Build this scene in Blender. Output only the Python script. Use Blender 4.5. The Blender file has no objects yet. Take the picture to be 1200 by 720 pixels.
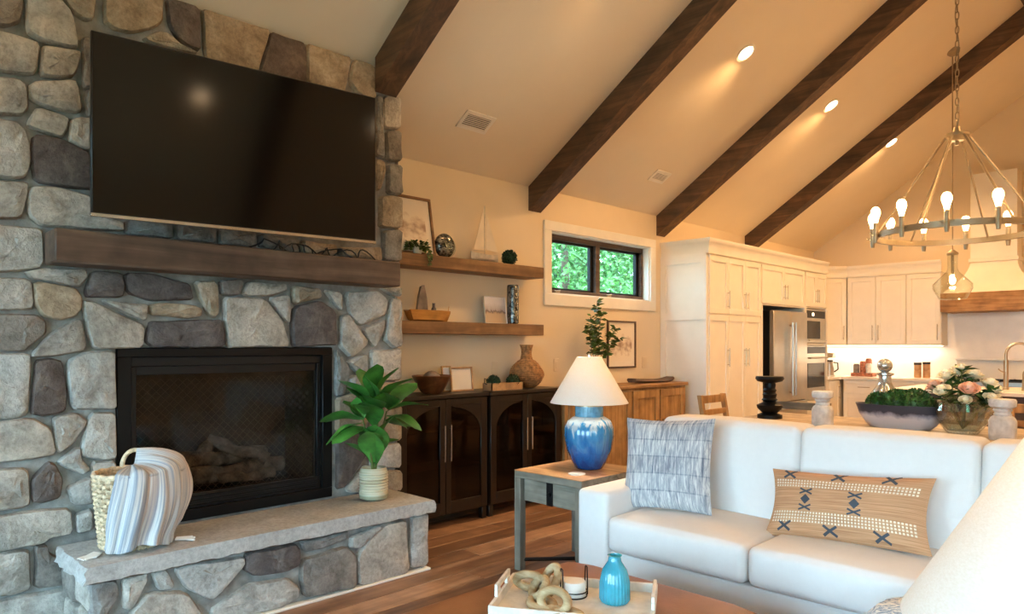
import bpy, bmesh, math, random
from mathutils import Vector, Matrix
from math import sin, cos, pi, radians, sqrt

random.seed(7)
scene = bpy.context.scene
COL = scene.collection

# ------------------------------------------------------------------ camera
FPX, TH, HOR = 833.0, radians(44.9), 405.0
CAM = Vector((4.5, 0.0, 1.37))
cd = bpy.data.cameras.new('camera'); cam = bpy.data.objects.new('camera', cd); COL.objects.link(cam)
cam.location = CAM; cam.rotation_euler = (radians(90), 0, TH)
cd.sensor_width = 36; cd.lens = 36 * FPX / 1200; cd.shift_y = (HOR - 360) / 1200; cd.clip_start = 0.05
scene.camera = cam
FW = Vector((-sin(TH), cos(TH), 0)); RT = Vector((cos(TH), sin(TH), 0)); UP = Vector((0, 0, 1))

def ray(px, py):
    return FW + RT * ((px - 600) / FPX) + UP * ((HOR - py) / FPX)
def onX(px, py, X):
    r = ray(px, py); return CAM + r * ((X - CAM.x) / r.x)
def onY(px, py, Y):
    r = ray(px, py); return CAM + r * ((Y - CAM.y) / r.y)
def onZ(px, py, Z):
    r = ray(px, py); return CAM + r * ((Z - CAM.z) / r.z)

# ------------------------------------------------------------------ world, exposure, daylight
w = bpy.data.worlds.new('world'); scene.world = w; w.use_nodes = True
wn = w.node_tree.nodes; wl = w.node_tree.links
bg = wn['Background']; bg.inputs['Color'].default_value = (0.50, 0.77, 1.0, 1); bg.inputs['Strength'].default_value = 15.5
vs = scene.view_settings
vs.view_transform = 'Standard'; vs.look = 'None'; vs.gamma = 1.0; vs.exposure = 0.38; vs.use_curve_mapping = False
scene.cycles.use_denoising = True
scene.cycles.max_bounces = 8; scene.cycles.diffuse_bounces = 5; scene.cycles.glossy_bounces = 4
scene.cycles.transmission_bounces = 6; scene.cycles.transparent_max_bounces = 12
scene.cycles.caustics_reflective = False; scene.cycles.caustics_refractive = False
scene.cycles.sample_clamp_indirect = 6.0

RIDGE_X, WALL_Z, PITCH = 3.2, 2.83, 2.0 / 3.0
ROOM_X, Y0, Y1 = 6.4, -3.0, 11.21
def ceil_z(x): return WALL_Z + PITCH * min(x, ROOM_X - x)

def portal(name, loc, rot, sx, sy):
    l = bpy.data.lights.new(name, 'AREA'); l.shape = 'RECTANGLE'; l.size = sx; l.size_y = sy; l.energy = 0
    l.cycles.is_portal = True
    o = bpy.data.objects.new(name, l); COL.objects.link(o); o.location = loc; o.rotation_euler = rot
portal('daylight_portal', (3.2, Y0 - .05, 1.35), (radians(90), 0, pi), 5.0, 2.4)
portal('daylight_portal', (ROOM_X + .05, -.8, 1.3), (radians(90), 0, radians(90)), 3.4, 2.1)
portal('daylight_portal', (-.15, 5.85, 2.16), (radians(90), 0, radians(-90)), 1.6, .55)

# ------------------------------------------------------------------ materials
def lin(c):
    f = lambda v: v / 12.92 if v <= .04045 else ((v + .055) / 1.055) ** 2.4
    if max(c) > 1: c = tuple(v / 255 for v in c)
    return (f(c[0]), f(c[1]), f(c[2]), 1)

class NT:
    def __init__(s, name):
        s.m = bpy.data.materials.new(name); s.m.use_nodes = True
        s.t = s.m.node_tree; s.p = s.t.nodes['Principled BSDF']; s.out = s.t.nodes['Material Output']
    def n(s, typ, **kw):
        nd = s.t.nodes.new(typ)
        for k, v in kw.items(): setattr(nd, k, v)
        return nd
    def l(s, a, b): s.t.links.new(a, b)
    def coord(s, which='Object', scale=(1, 1, 1), rand=False):
        tc = s.n('ShaderNodeTexCoord'); mp = s.n('ShaderNodeMapping'); mp.inputs['Scale'].default_value = scale
        s.l(tc.outputs[which], mp.inputs['Vector'])
        if rand:
            oi = s.n('ShaderNodeObjectInfo'); mu = s.n('ShaderNodeMath', operation='MULTIPLY'); mu.inputs[1].default_value = 37.0
            s.l(oi.outputs['Random'], mu.inputs[0]); s.l(mu.outputs[0], mp.inputs['Location'])
        return mp.outputs['Vector']
    def noise(s, vec, scale=5, detail=4, rough=.55, dist=0):
        nd = s.n('ShaderNodeTexNoise'); nd.inputs['Scale'].default_value = scale; nd.inputs['Detail'].default_value = detail
        nd.inputs['Roughness'].default_value = rough; nd.inputs['Distortion'].default_value = dist
        s.l(vec, nd.inputs['Vector']); return nd.outputs['Fac']
    def ramp(s, fac, stops):
        r = s.n('ShaderNodeValToRGB'); e = r.color_ramp.elements
        while len(e) < len(stops): e.new(.5)
        for k, (p, c) in enumerate(stops): e[k].position = p; e[k].color = lin(c)
        s.l(fac, r.inputs['Fac']); return r.outputs['Color']
    def mix(s, fac, a, b, mode='MIX'):
        m = s.n('ShaderNodeMix', data_type='RGBA', blend_type=mode)
        for sock, v in ((m.inputs[0], fac), (m.inputs[6], a), (m.inputs[7], b)):
            if hasattr(v, 'links'): s.l(v, sock)
            else: sock.default_value = v
        return m.outputs[2]
    def bump(s, h, strength=.3, dist=.01):
        b = s.n('ShaderNodeBump'); b.inputs['Strength'].default_value = strength; b.inputs['Distance'].default_value = dist
        s.l(h, b.inputs['Height']); s.l(b.outputs['Normal'], s.p.inputs['Normal'])

MATS = {}
def plain(name, c, rough=.6, metal=0, bump=0, bscale=200, var=.06, vscale=6, coat=0):
    t = NT(name); v = t.coord()
    f = t.noise(v, vscale, 3)
    c = tuple(x / 255 for x in c)
    a = tuple(min(1, x * (1 - var)) for x in c); b = tuple(min(1, x * (1 + var)) for x in c)
    t.l(t.ramp(f, [(.3, a), (.7, b)]), t.p.inputs['Base Color'])
    t.p.inputs['Roughness'].default_value = rough; t.p.inputs['Metallic'].default_value = metal
    if coat: t.p.inputs['Coat Weight'].default_value = coat
    if bump: t.bump(t.noise(v, bscale, 2), bump, .004)
    MATS[name] = t.m; return t
def wood(name, cols, axis='y', scale=1.0, rough=.5, rand=False, bump=.15, plankvar=0, knots=False):
    t = NT(name); s = [22 * scale] * 3; s['xyz'.index(axis)] = 1.3 * scale
    v = t.coord(scale=tuple(s), rand=rand)
    f = t.noise(v, 1.0, 6, .6, .6)
    c = t.ramp(f, [(.28, cols[0]), (.5, cols[1]), (.72, cols[2])])
    v2 = t.coord(scale=(3, 3, 3) if not knots else (2, 2, 2), rand=rand)
    f2 = t.noise(v2, 2.0, 3)
    dk = t.ramp(f2, [(.3, (.55, .52, .5)), (.62, (1, 1, 1))])
    c = t.mix(.55, c, dk, 'MULTIPLY')
    if plankvar:
        oi = t.n('ShaderNodeObjectInfo')
        c = t.mix(plankvar, c, t.ramp(oi.outputs['Random'], [(0, (.6, .55, .52)), (.5, (.9, .88, .86)), (1, (1, 1, 1))]), 'MULTIPLY')
    t.l(c, t.p.inputs['Base Color']); t.p.inputs['Roughness'].default_value = rough
    if bump: t.bump(f, bump, .004)
    MATS[name] = t.m; return t
def stone(name, cols, rough=.85, bs=.8):
    t = NT(name); v = t.coord(rand=True)
    f = t.noise(v, 7, 8, .65, .4); g = t.noise(v, 45, 5, .7)
    c = t.ramp(f, [(.3, cols[0]), (.5, cols[1]), (.68, cols[2])])
    c = t.mix(.35, c, t.ramp(g, [(.35, (.45, .43, .42)), (.6, (1, 1, 1))]), 'MULTIPLY')
    oi = t.n('ShaderNodeObjectInfo')
    c = t.mix(.5, c, t.ramp(oi.outputs['Random'], [(0, (.78, .75, .72)), (.35, (1, .95, .88)), (.7, (.9, .93, .95)), (1, (1, 1, 1))]), 'MULTIPLY')
    t.l(c, t.p.inputs['Base Color']); t.p.inputs['Roughness'].default_value = rough
    a = t.n('ShaderNodeMath', operation='MULTIPLY_ADD'); t.l(g, a.inputs[0]); a.inputs[1].default_value = .35; t.l(f, a.inputs[2])
    t.bump(a.outputs[0], bs, .03)
    MATS[name] = t.m
def emit(name, c, s):
    t = NT(name); t.p.inputs['Base Color'].default_value = lin(c); t.p.inputs['Emission Color'].default_value = lin(c)
    t.p.inputs['Emission Strength'].default_value = s; MATS[name] = t.m
def glass(name, c, rough=.0, ior=1.45, thin=True, tint=.9):
    t = NT(name)
    if thin:
        lw = t.n('ShaderNodeLayerWeight'); lw.inputs['Blend'].default_value = .5
        pw = t.n('ShaderNodeMath', operation='POWER'); t.l(lw.outputs['Facing'], pw.inputs[0]); pw.inputs[1].default_value = 4.0
        fr = t.n('ShaderNodeMath', operation='MULTIPLY_ADD'); t.l(pw.outputs[0], fr.inputs[0]); fr.inputs[1].default_value = .8; fr.inputs[2].default_value = ((ior - 1) / (ior + 1)) ** 2
        tr = t.n('ShaderNodeBsdfTransparent'); tr.inputs['Color'].default_value = lin(c)
        gl = t.n('ShaderNodeBsdfGlossy'); gl.inputs['Roughness'].default_value = rough
        mx = t.n('ShaderNodeMixShader'); t.l(fr.outputs[0], mx.inputs[0]); t.l(tr.outputs[0], mx.inputs[1]); t.l(gl.outputs[0], mx.inputs[2])
        t.l(mx.outputs[0], t.out.inputs['Surface'])
    else:
        t.p.inputs['Base Color'].default_value = lin(c); t.p.inputs['Transmission Weight'].default_value = tint
        t.p.inputs['Roughness'].default_value = rough; t.p.inputs['IOR'].default_value = ior
    MATS[name] = t.m

plain('wall_paint', (228, 210, 180), .9, var=.012, vscale=2)
plain('ceiling_paint', (230, 217, 194), .92, var=.01, vscale=2)
plain('white_trim', (236, 231, 220), .55, var=.015)
plain('cabinet_white', (236, 228, 212), .45, var=.012)
plain('mortar', (140, 138, 133), .95, bump=.5, bscale=120, var=.16, vscale=14)
stone('stone_light', [(150, 146, 139), (192, 188, 180), (218, 214, 206)])
stone('stone_tan', [(140, 125, 106), (176, 160, 138), (200, 186, 166)])
stone('stone_grey', [(104, 101, 98), (142, 138, 133), (168, 164, 158)])
stone('stone_dark', [(76, 66, 64), (106, 96, 92), (136, 124, 118)])
stone('slab_stone', [(172, 168, 162), (188, 184, 178), (200, 197, 192)], .75, .35)
wood('beam_wood', [(62, 45, 31), (92, 68, 47), (120, 90, 63)], 'x', .8, .65, True)
wood('mantel_wood', [(66, 50, 40), (94, 74, 60), (116, 94, 77)], 'y', .8, .6)
wood('shelf_wood', [(104, 74, 46), (136, 100, 64), (160, 122, 82)], 'y', .9, .55, True)
wood('floor_wood', [(130, 96, 71), (170, 128, 96), (194, 154, 118)], 'y', .8, .38, True, .08, .8)
wood('dark_wood', [(17, 10, 7), (27, 17, 11), (38, 24, 16)], 'z', 1, .35, True, .05)
wood('light_wood', [(140, 102, 58), (176, 134, 82), (200, 158, 106)], 'z', 1, .5, True)
wood('light_wood_y', [(126, 88, 48), (160, 118, 70), (184, 142, 92)], 'y', 1, .5, True)
wood('chair_wood', [(150, 106, 58), (186, 140, 86), (208, 164, 108)], 'z', 1, .5, True)
wood('table_wood', [(158, 134, 104), (190, 168, 138), (210, 192, 166)], 'x', 1, .5)
wood('grey_wood', [(96, 92, 80), (128, 122, 108), (150, 143, 128)], 'x', 1, .6, True)
wood('grey_wood_z', [(96, 92, 80), (128, 122, 108), (150, 143, 128)], 'z', 1, .6, True)
wood('oak_top', [(160, 116, 72), (190, 144, 98), (206, 164, 118)], 'x', 1, .45)
wood('hood_wood', [(128, 88, 46), (166, 120, 68), (190, 146, 92)], 'x', 1, .55)
wood('drift_wood', [(150, 124, 88), (182, 156, 116), (206, 184, 148)], 'x', 2, .7)
wood('bowl_wood', [(70, 38, 18), (104, 60, 30), (134, 84, 46)], 'x', 1, .35)
wood('hull_wood', [(170, 112, 46), (198, 142, 68), (214, 164, 92)], 'y', 1, .45)
plain('black_metal', (20, 20, 21), .45, .6, var=.05)
plain('firebox_black', (14, 14, 15), .5, .3, var=.1)
plain('firebox_inner', (122, 112, 104), .9, bump=.4, bscale=60, var=.25, vscale=12)
plain('ember_log', (190, 172, 156), .95, bump=.8, bscale=40, var=.4, vscale=18)
plain('steel', (196, 190, 178), .28, 1.0, var=.03)
plain('nickel', (176, 156, 128), .32, .9, var=.03)
plain('bronze', (158, 140, 112), .42, .6, var=.08)
plain('chrome', (214, 212, 208), .2, 1.0, var=.02)
plain('screen_black', (5, 5, 5), .11, 0, var=.0)
plain('plastic_black', (17, 17, 18), .4)
plain('sofa_fabric', (226, 223, 220), .95, bump=.3, bscale=520, var=.006, vscale=30)
plain('leather', (140, 92, 58), .42, bump=.3, bscale=180, var=.14, vscale=5)
plain('white_ceramic', (235, 232, 226), .35, var=.02)
plain('neck_glaze', (92, 142, 170), .2, coat=.4, var=.12, vscale=30)
plain('white_wash', (222, 217, 208), .75, bump=.3, bscale=90, var=.07, vscale=16)
plain('plaster_white', (206, 202, 196), .85, bump=.5, bscale=80, var=.1, vscale=20)
plain('turquoise_glaze', (58, 160, 184), .12, coat=.6, var=.14, vscale=10)
plain('leaf_green', (60, 112, 44), .4, var=.35, vscale=9)
plain('leaf_deep', (48, 84, 34), .5, var=.4, vscale=30)
plain('leaf_olive', (74, 92, 36), .5, var=.35, vscale=20)
plain('leaf_dark', (28, 54, 28), .6, var=.4, vscale=40)
plain('stem_green', (98, 112, 56), .6, var=.2)
plain('twig', (112, 92, 62), .8, var=.2)
plain('rose_cream', (242, 234, 204), .7, var=.05, vscale=30)
plain('rose_blush', (240, 196, 168), .7, var=.08, vscale=30)
plain('rattan', (150, 108, 66), .75, bump=.6, bscale=160, var=.25, vscale=40)
plain('seagrass', (208, 186, 154), .8, bump=.5, bscale=150, var=.2, vscale=45)
plain('paper', (228, 218, 202), .9, var=.02)
plain('grey_shale', (122, 112, 104), .8, bump=.4, bscale=60, var=.2, vscale=14)
plain('sail_cloth', (228, 214, 190), .9, var=.04)
plain('hull_white', (196, 184, 164), .7, var=.1, vscale=20)
plain('counter_white', (234, 226, 212), .25, var=.02)
plain('island_paint', (104, 92, 80), .5, var=.04)
plain('tile_white', (238, 230, 218), .3, var=.02)
plain('amber_food', (150, 92, 68), .6, var=.3, vscale=30)
plain('plate_white', (226, 206, 176), .6, var=.01)
plain('lawn', (118, 114, 100), .95, var=.25, vscale=3)
plain('bark', (82, 70, 58), .9, var=.25)
plain('candle_wax', (240, 238, 232), .5, var=.01)
emit('can_lens', (255, 226, 186), 9)
emit('bulb_glow', (255, 214, 150), 14)
emit('strip_glow', (255, 236, 210), 3)
glass('clear_glass', (250, 252, 250), 0, 1.45)
glass('smoke_glass', (200, 194, 188), .03, 1.33)
glass('cabinet_glass', (150, 132, 116), .04, 1.45)
glass('aqua_glass', (240, 248, 249), .02, 1.5)
glass('crystal_glass', (244, 250, 252), .03, 2.8)
plain('mercury_glass', (188, 190, 186), .16, .75, var=.12, vscale=14)
glass('window_glass', (252, 255, 254), 0, 1.12)

def special():
    # lamp glaze: deep blue with streaky pale shoulder
    t = NT('lamp_glaze'); v = t.coord(); tc = t.n('ShaderNodeSeparateXYZ'); t.l(v, tc.inputs[0])
    n1 = t.noise(t.coord(scale=(9, 9, 2)), 2.2, 5, .6, .8)
    a = t.n('ShaderNodeMath', operation='MULTIPLY_ADD'); t.l(tc.outputs[2], a.inputs[0]); a.inputs[1].default_value = 2.7; t.l(n1, a.inputs[2])
    c = t.ramp(a.outputs[0], [(.32, (16, 52, 108)), (.62, (28, 98, 160)), (.95, (66, 138, 180)), (1.0, (190, 200, 204))])
    b = t.n('ShaderNodeMath', operation='MULTIPLY'); t.l(a.outputs[0], b.inputs[0]); b.inputs[1].default_value = .8
    c = t.ramp(b.outputs[0], [(.42, (16, 56, 112)), (.7, (24, 96, 156)), (.93, (58, 132, 176)), (1.0, (176, 190, 196))])
    t.l(c, t.p.inputs['Base Color']); t.p.inputs['Roughness'].default_value = .14; t.p.inputs['Coat Weight'].default_value = .5; MATS['lamp_glaze'] = t.m
    # lamp shade
    t = NT('shade_linen'); df = t.n('ShaderNodeBsdfDiffuse'); tr = t.n('ShaderNodeBsdfTranslucent')
    f = t.noise(t.coord(scale=(60, 60, 160)), 3, 2)
    c = t.ramp(f, [(.3, (246, 243, 238)), (.7, (254, 253, 251))])
    t.l(c, df.inputs[0]); t.l(c, tr.inputs[0])
    mx = t.n('ShaderNodeMixShader'); mx.inputs[0].default_value = .5; t.l(df.outputs[0], mx.inputs[1]); t.l(tr.outputs[0], mx.inputs[2])
    t.l(mx.outputs[0], t.out.inputs['Surface']); MATS['shade_linen'] = t.m
    # throw: stripes across U
    t = NT('throw_stripe'); tc = t.n('ShaderNodeTexCoord'); mp = t.n('ShaderNodeMapping'); mp.inputs['Scale'].default_value = (60, .6, 1)
    t.l(tc.outputs['UV'], mp.inputs[0]); f = t.noise(mp.outputs[0], 1.0, 3, .6)
    mp2 = t.n('ShaderNodeMapping'); mp2.inputs['Scale'].default_value = (5, .2, 1); t.l(tc.outputs['UV'], mp2.inputs[0])
    f2 = t.noise(mp2.outputs[0], 1.0, 1)
    c1 = t.ramp(f, [(.3, (116, 126, 142)), (.45, (162, 168, 176)), (.56, (210, 207, 203)), (.7, (142, 146, 156))])
    c2 = t.ramp(f, [(.3, (150, 140, 146)), (.5, (196, 178, 164)), (.65, (210, 206, 204))])
    c = t.mix(t.ramp(f2, [(.52, (0, 0, 0)), (.62, (1, 1, 1))]), c1, c2)
    t.l(c, t.p.inputs['Base Color']); t.p.inputs['Roughness'].default_value = .95
    wv = t.noise(t.coord(scale=(1, 1, 1)), 320, 2); t.bump(wv, .5, .004); MATS['throw_stripe'] = t.m
    # blue-grey patch pillow
    t = NT('pillow_patch'); tc = t.n('ShaderNodeTexCoord')
    br = t.n('ShaderNodeTexBrick'); br.offset = .5
    br.inputs['Scale'].default_value = 1.0; br.inputs['Brick Width'].default_value = .27; br.inputs['Row Height'].default_value = .19
    br.inputs['Mortar Size'].default_value = .008; br.inputs['Color1'].default_value = lin((198, 200, 202)); br.inputs['Color2'].default_value = lin((140, 138, 146)); br.inputs['Mortar'].default_value = lin((104, 114, 130))
    t.l(tc.outputs['UV'], br.inputs['Vector'])
    mp = t.n('ShaderNodeMapping'); mp.inputs['Scale'].default_value = (46, 5, 1); t.l(tc.outputs['UV'], mp.inputs[0])
    f = t.noise(mp.outputs[0], 1.0, 4, .7, .6)
    st = t.ramp(f, [(.36, (92, 100, 116)), (.5, (160, 163, 168)), (.62, (222, 220, 215))])
    t.l(t.mix(.62, br.outputs['Color'], st), t.p.inputs['Base Color']); t.p.inputs['Roughness'].default_value = .95
    t.bump(f, .5, .004); MATS['pillow_patch'] = t.m
    # tan woven lumbar
    t = NT('pillow_tan'); tc = t.n('ShaderNodeTexCoord'); mp = t.n('ShaderNodeMapping'); mp.inputs['Scale'].default_value = (3, 60, 1)
    t.l(tc.outputs['UV'], mp.inputs[0]); f = t.noise(mp.outputs[0], 1.0, 3)
    t.l(t.ramp(f, [(.35, (172, 124, 88)), (.65, (206, 158, 118))]), t.p.inputs['Base Color']); t.p.inputs['Roughness'].default_value = .95
    t.bump(f, .4, .003); MATS['pillow_tan'] = t.m
    plain('thread_cream', (228, 212, 186), .95); plain('thread_slate', (66, 72, 80), .95)
    # planter: dark rim fading into white wash
    t = NT('trough_glaze'); v = t.coord(); sx = t.n('ShaderNodeSeparateXYZ'); t.l(v, sx.inputs[0]); f = t.noise(v, 9, 5, .6)
    a = t.n('ShaderNodeMath', operation='MULTIPLY_ADD'); t.l(f, a.inputs[0]); a.inputs[1].default_value = .09; t.l(sx.outputs[2], a.inputs[2])
    b = t.n('ShaderNodeMath', operation='MULTIPLY'); t.l(a.outputs[0], b.inputs[0]); b.inputs[1].default_value = 4.0
    t.l(t.ramp(b.outputs[0], [(.52, (214, 209, 211)), (.6, (158, 158, 172)), (.68, (52, 56, 70))]), t.p.inputs['Base Color'])
    t.p.inputs['Roughness'].default_value = .5; MATS['trough_glaze'] = t.m
    # landscape prints
    t = NT('print_landscape'); tc = t.n('ShaderNodeTexCoord'); sx = t.n('ShaderNodeSeparateXYZ'); t.l(tc.outputs['UV'], sx.inputs[0])
    mp = t.n('ShaderNodeMapping'); mp.inputs['Scale'].default_value = (6, 2, 1); t.l(tc.outputs['UV'], mp.inputs[0]); f = t.noise(mp.outputs[0], 1.5, 5)
    a = t.n('ShaderNodeMath', operation='MULTIPLY_ADD'); t.l(f, a.inputs[0]); a.inputs[1].default_value = .3; t.l(sx.outputs[1], a.inputs[2])
    t.l(t.ramp(a.outputs[0], [(.2, (196, 170, 138)), (.5, (188, 164, 136)), (.58, (112, 98, 92)), (.66, (176, 168, 172)), (.9, (206, 204, 208))]), t.p.inputs['Base Color']); MATS['print_landscape'] = t.m
    t = NT('print_sketch'); tc = t.n('ShaderNodeTexCoord'); sx = t.n('ShaderNodeSeparateXYZ'); t.l(tc.outputs['UV'], sx.inputs[0])
    mp = t.n('ShaderNodeMapping'); mp.inputs['Scale'].default_value = (4, 5, 1); t.l(tc.outputs['UV'], mp.inputs[0]); f = t.noise(mp.outputs[0], 1.4, 3, .5)
    g = t.n('ShaderNodeMath', operation='SUBTRACT'); t.l(sx.outputs[1], g.inputs[0]); g.inputs[1].default_value = .47
    h = t.n('ShaderNodeMath', operation='ABSOLUTE'); t.l(g.outputs[0], h.inputs[0])
    k = t.n('ShaderNodeMath', operation='MULTIPLY_ADD'); t.l(f, k.inputs[0]); k.inputs[1].default_value = 1.0; t.l(h.outputs[0], k.inputs[2])
    t.l(t.ramp(k.outputs[0], [(.40, (158, 132, 112)), (.60, (206, 188, 168)), (.78, (228, 216, 198))]), t.p.inputs['Base Color']); MATS['print_sketch'] = t.m
    # iridescent dark bottle
    t = NT('mosaic_dark'); v = t.coord(); vo = t.n('ShaderNodeTexVoronoi'); vo.inputs['Scale'].default_value = 70; t.l(v, vo.inputs['Vector'])
    t.l(t.ramp(vo.outputs['Color'], [(.2, (44, 48, 48)), (.5, (98, 100, 96)), (.8, (150, 146, 136))]), t.p.inputs['Base Color'])
    t.p.inputs['Metallic'].default_value = .6; t.p.inputs['Roughness'].default_value = .25; MATS['mosaic_dark'] = t.m
    # banded pot under glass
    t = NT('rope_pot'); v = t.coord(scale=(1, 1, 60)); f = t.noise(v, 1.0, 2)
    t.l(t.ramp(f, [(.35, (168, 158, 128)), (.6, (206, 202, 178))]), t.p.inputs['Base Color']); t.p.inputs['Roughness'].default_value = .35; MATS['rope_pot'] = t.m
    # blue throw pattern
    t = NT('blue_knit'); v = t.coord(); f = t.noise(v, 38, 4, .7, 1.0)
    t.l(t.ramp(f, [(.36, (92, 126, 170)), (.48, (170, 192, 214)), (.58, (234, 238, 240))]), t.p.inputs['Base Color']); t.p.inputs['Roughness'].default_value = .95; MATS['blue_knit'] = t.m
special()

# ------------------------------------------------------------------ mesh helper
class M:
    def __init__(s, xf=None): s.v = []; s.f = []; s.xf = xf; s.uv = None
    def add(s, vs, fs, uv=None):
        o = len(s.v)
        for p in vs: s.v.append(tuple(s.xf(*p)) if s.xf else tuple(p))
        s.f += [tuple(i + o for i in f) for f in fs]
        if uv is not None:
            if s.uv is None: s.uv = [(0, 0)] * o
            s.uv += uv
        elif s.uv is not None: s.uv += [(0, 0)] * len(vs)
        return s
    def box(s, x0, x1, y0, y1, z0, z1, b=0.0):
        if x0 > x1: x0, x1 = x1, x0
        if y0 > y1: y0, y1 = y1, y0
        if z0 > z1: z0, z1 = z1, z0
        b = min(b, .49 * min(x1 - x0, y1 - y0, z1 - z0))
        if b <= 0:
            v = [(x, y, z) for x in (x0, x1) for y in (y0, y1) for z in (z0, z1)]
            return s.add(v, [(0, 1, 3, 2), (4, 6, 7, 5), (0, 4, 5, 1), (2, 3, 7, 6), (0, 2, 6, 4), (1, 5, 7, 3)])
        v = []; idx = {}
        for i, x in enumerate((x0, x1)):
            for j, y in enumerate((y0, y1)):
                for k, z in enumerate((z0, z1)):
                    sx, sy, sz = (b, -b)[i], (b, -b)[j], (b, -b)[k]
                    for a, p in enumerate(((x, y + sy, z + sz), (x + sx, y, z + sz), (x + sx, y + sy, z))):
                        idx[i, j, k, a] = len(v); v.append(p)
        f = []
        for i in (0, 1):
            f.append([idx[i, 0, 0, 0], idx[i, 0, 1, 0], idx[i, 1, 1, 0], idx[i, 1, 0, 0]])
            f.append([idx[0, i, 0, 1], idx[1, i, 0, 1], idx[1, i, 1, 1], idx[0, i, 1, 1]])
            f.append([idx[0, 0, i, 2], idx[0, 1, i, 2], idx[1, 1, i, 2], idx[1, 0, i, 2]])
        for i in (0, 1):
            for j in (0, 1):
                f.append([idx[i, j, 0, 0], idx[i, j, 1, 0], idx[i, j, 1, 1], idx[i, j, 0, 1]])
                f.append([idx[i, 0, j, 0], idx[i, 1, j, 0], idx[i, 1, j, 2], idx[i, 0, j, 2]])
                f.append([idx[0, i, j, 1], idx[1, i, j, 1], idx[1, i, j, 2], idx[0, i, j, 2]])
                for k in (0, 1): f.append([idx[i, j, k, 0], idx[i, j, k, 1], idx[i, j, k, 2]])
        return s.add(v, f)
    def lathe(s, prof, n=32, cx=0, cy=0, cz=0, rib=None, sx=1, sy=1):
        v = []; f = []
        for r, z in prof:
            for k in range(n):
                a = 2 * pi * k / n
                rr = r * (1 + rib(a, z)) if rib else r
                v.append((cx + rr * cos(a) * sx, cy + rr * sin(a) * sy, cz + z))
        for i in range(len(prof) - 1):
            for k in range(n):
                f.append((i * n + k, i * n + (k + 1) % n, (i + 1) * n + (k + 1) % n, (i + 1) * n + k))
        if prof[0][0] > 1e-4: f.append(tuple(reversed(range(n))))
        if prof[-1][0] > 1e-4 and prof[-1] != prof[0]: f.append(tuple(range((len(prof) - 1) * n, len(prof) * n)))
        return s.add(v, f)
    def shell(s, prof, n=32, cx=0, cy=0, cz=0, rib=None, sx=1, sy=1):   # profile used as given, no caps
        v = []; f = []
        for r, z in prof:
            for k in range(n):
                a = 2 * pi * k / n; rr = r * (1 + rib(a, z)) if rib else r
                v.append((cx + rr * cos(a) * sx, cy + rr * sin(a) * sy, cz + z))
        for i in range(len(prof) - 1):
            for k in range(n): f.append((i * n + k, i * n + (k + 1) % n, (i + 1) * n + (k + 1) % n, (i + 1) * n + k))
        return s.add(v, f)
    def tube(s, pts, r, n=8, closed=False, caps=True):
        pts = [Vector(p) for p in pts]; v = []; f = []; m = len(pts)
        rr = r if isinstance(r, (list, tuple)) else [r] * m
        prev = None
        for i, p in enumerate(pts):
            if closed: d = pts[(i + 1) % m] - pts[i - 1]
            else: d = pts[min(i + 1, m - 1)] - pts[max(i - 1, 0)]
            d.normalize()
            if prev is None:
                a = Vector((0, 0, 1)) if abs(d.z) < .9 else Vector((1, 0, 0)); x = d.cross(a).normalized()
            else: x = (prev - d * prev.dot(d)).normalized()
            prev = x; y = d.cross(x)
            for k in range(n):
                t = 2 * pi * k / n; q = p + x * (cos(t) * rr[i]) + y * (sin(t) * rr[i]); v.append(tuple(q))
        for i in range(m if closed else m - 1):
            j = (i + 1) % m
            for k in range(n): f.append((i * n + k, i * n + (k + 1) % n, j * n + (k + 1) % n, j * n + k))
        if not closed and caps: f.append(tuple(reversed(range(n)))); f.append(tuple(range((m - 1) * n, m * n)))
        return s.add(v, f)
    def prism(s, poly, a, b, axis='z'):
        n = len(poly); v = []
        for h in (a, b):
            for (p, q) in poly:
                v.append({'z': (p, q, h), 'y': (p, h, q), 'x': (h, p, q)}[axis])
        f = [tuple(reversed(range(n))), tuple(range(n, 2 * n))] + [(i, (i + 1) % n, n + (i + 1) % n, n + i) for i in range(n)]
        return s.add(v, f)
    def rbox(s, x0, x1, y0, y1, z0, z1, r, n=8, puff=(0, 0, 0)):
        # rounded, puffed box
        hx, hy, hz = (x1 - x0) / 2, (y1 - y0) / 2, (z1 - z0) / 2; cx, cy, cz = (x0 + x1) / 2, (y0 + y1) / 2, (z0 + z1) / 2
        r = min(r, hx, hy, hz); v = []; f = []; key = {}
        def pt(a, b, c):
            k = (round(a, 5), round(b, 5), round(c, 5))
            if k in key: return key[k]
            p = Vector((a * hx, b * hy, c * hz)); q = Vector((max(-hx + r, min(hx - r, p.x)), max(-hy + r, min(hy - r, p.y)), max(-hz + r, min(hz - r, p.z))))
            d = p - q
            if d.length > 0: p = q + d.normalized() * r
            px = (1 - b * b) * (1 - c * c) * puff[0] * a; py = (1 - a * a) * (1 - c * c) * puff[1] * b; pz = (1 - a * a) * (1 - b * b) * puff[2] * c
            key[k] = len(v); v.append((cx + p.x + px, cy + p.y + py, cz + p.z + pz)); return key[k]
        def g(i, h):    # denser sampling near the rim
            e = min(.45, 1.0 * r / h); ks = [-1, -1 + e * .3, -1 + e * .62, -1 + e]
            mid = [-1 + e + (2 - 2 * e) * t / (n - 1) for t in range(1, n - 1)]
            return ks + mid + [-x for x in reversed(ks)]
        gx, gy, gz = g(0, hx), g(1, hy), g(2, hz)
        def face(us, vs_, fn):
            for i in range(len(us) - 1):
                for j in range(len(vs_) - 1):
                    f.append((fn(us[i], vs_[j]), fn(us[i + 1], vs_[j]), fn(us[i + 1], vs_[j + 1]), fn(us[i], vs_[j + 1])))
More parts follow.
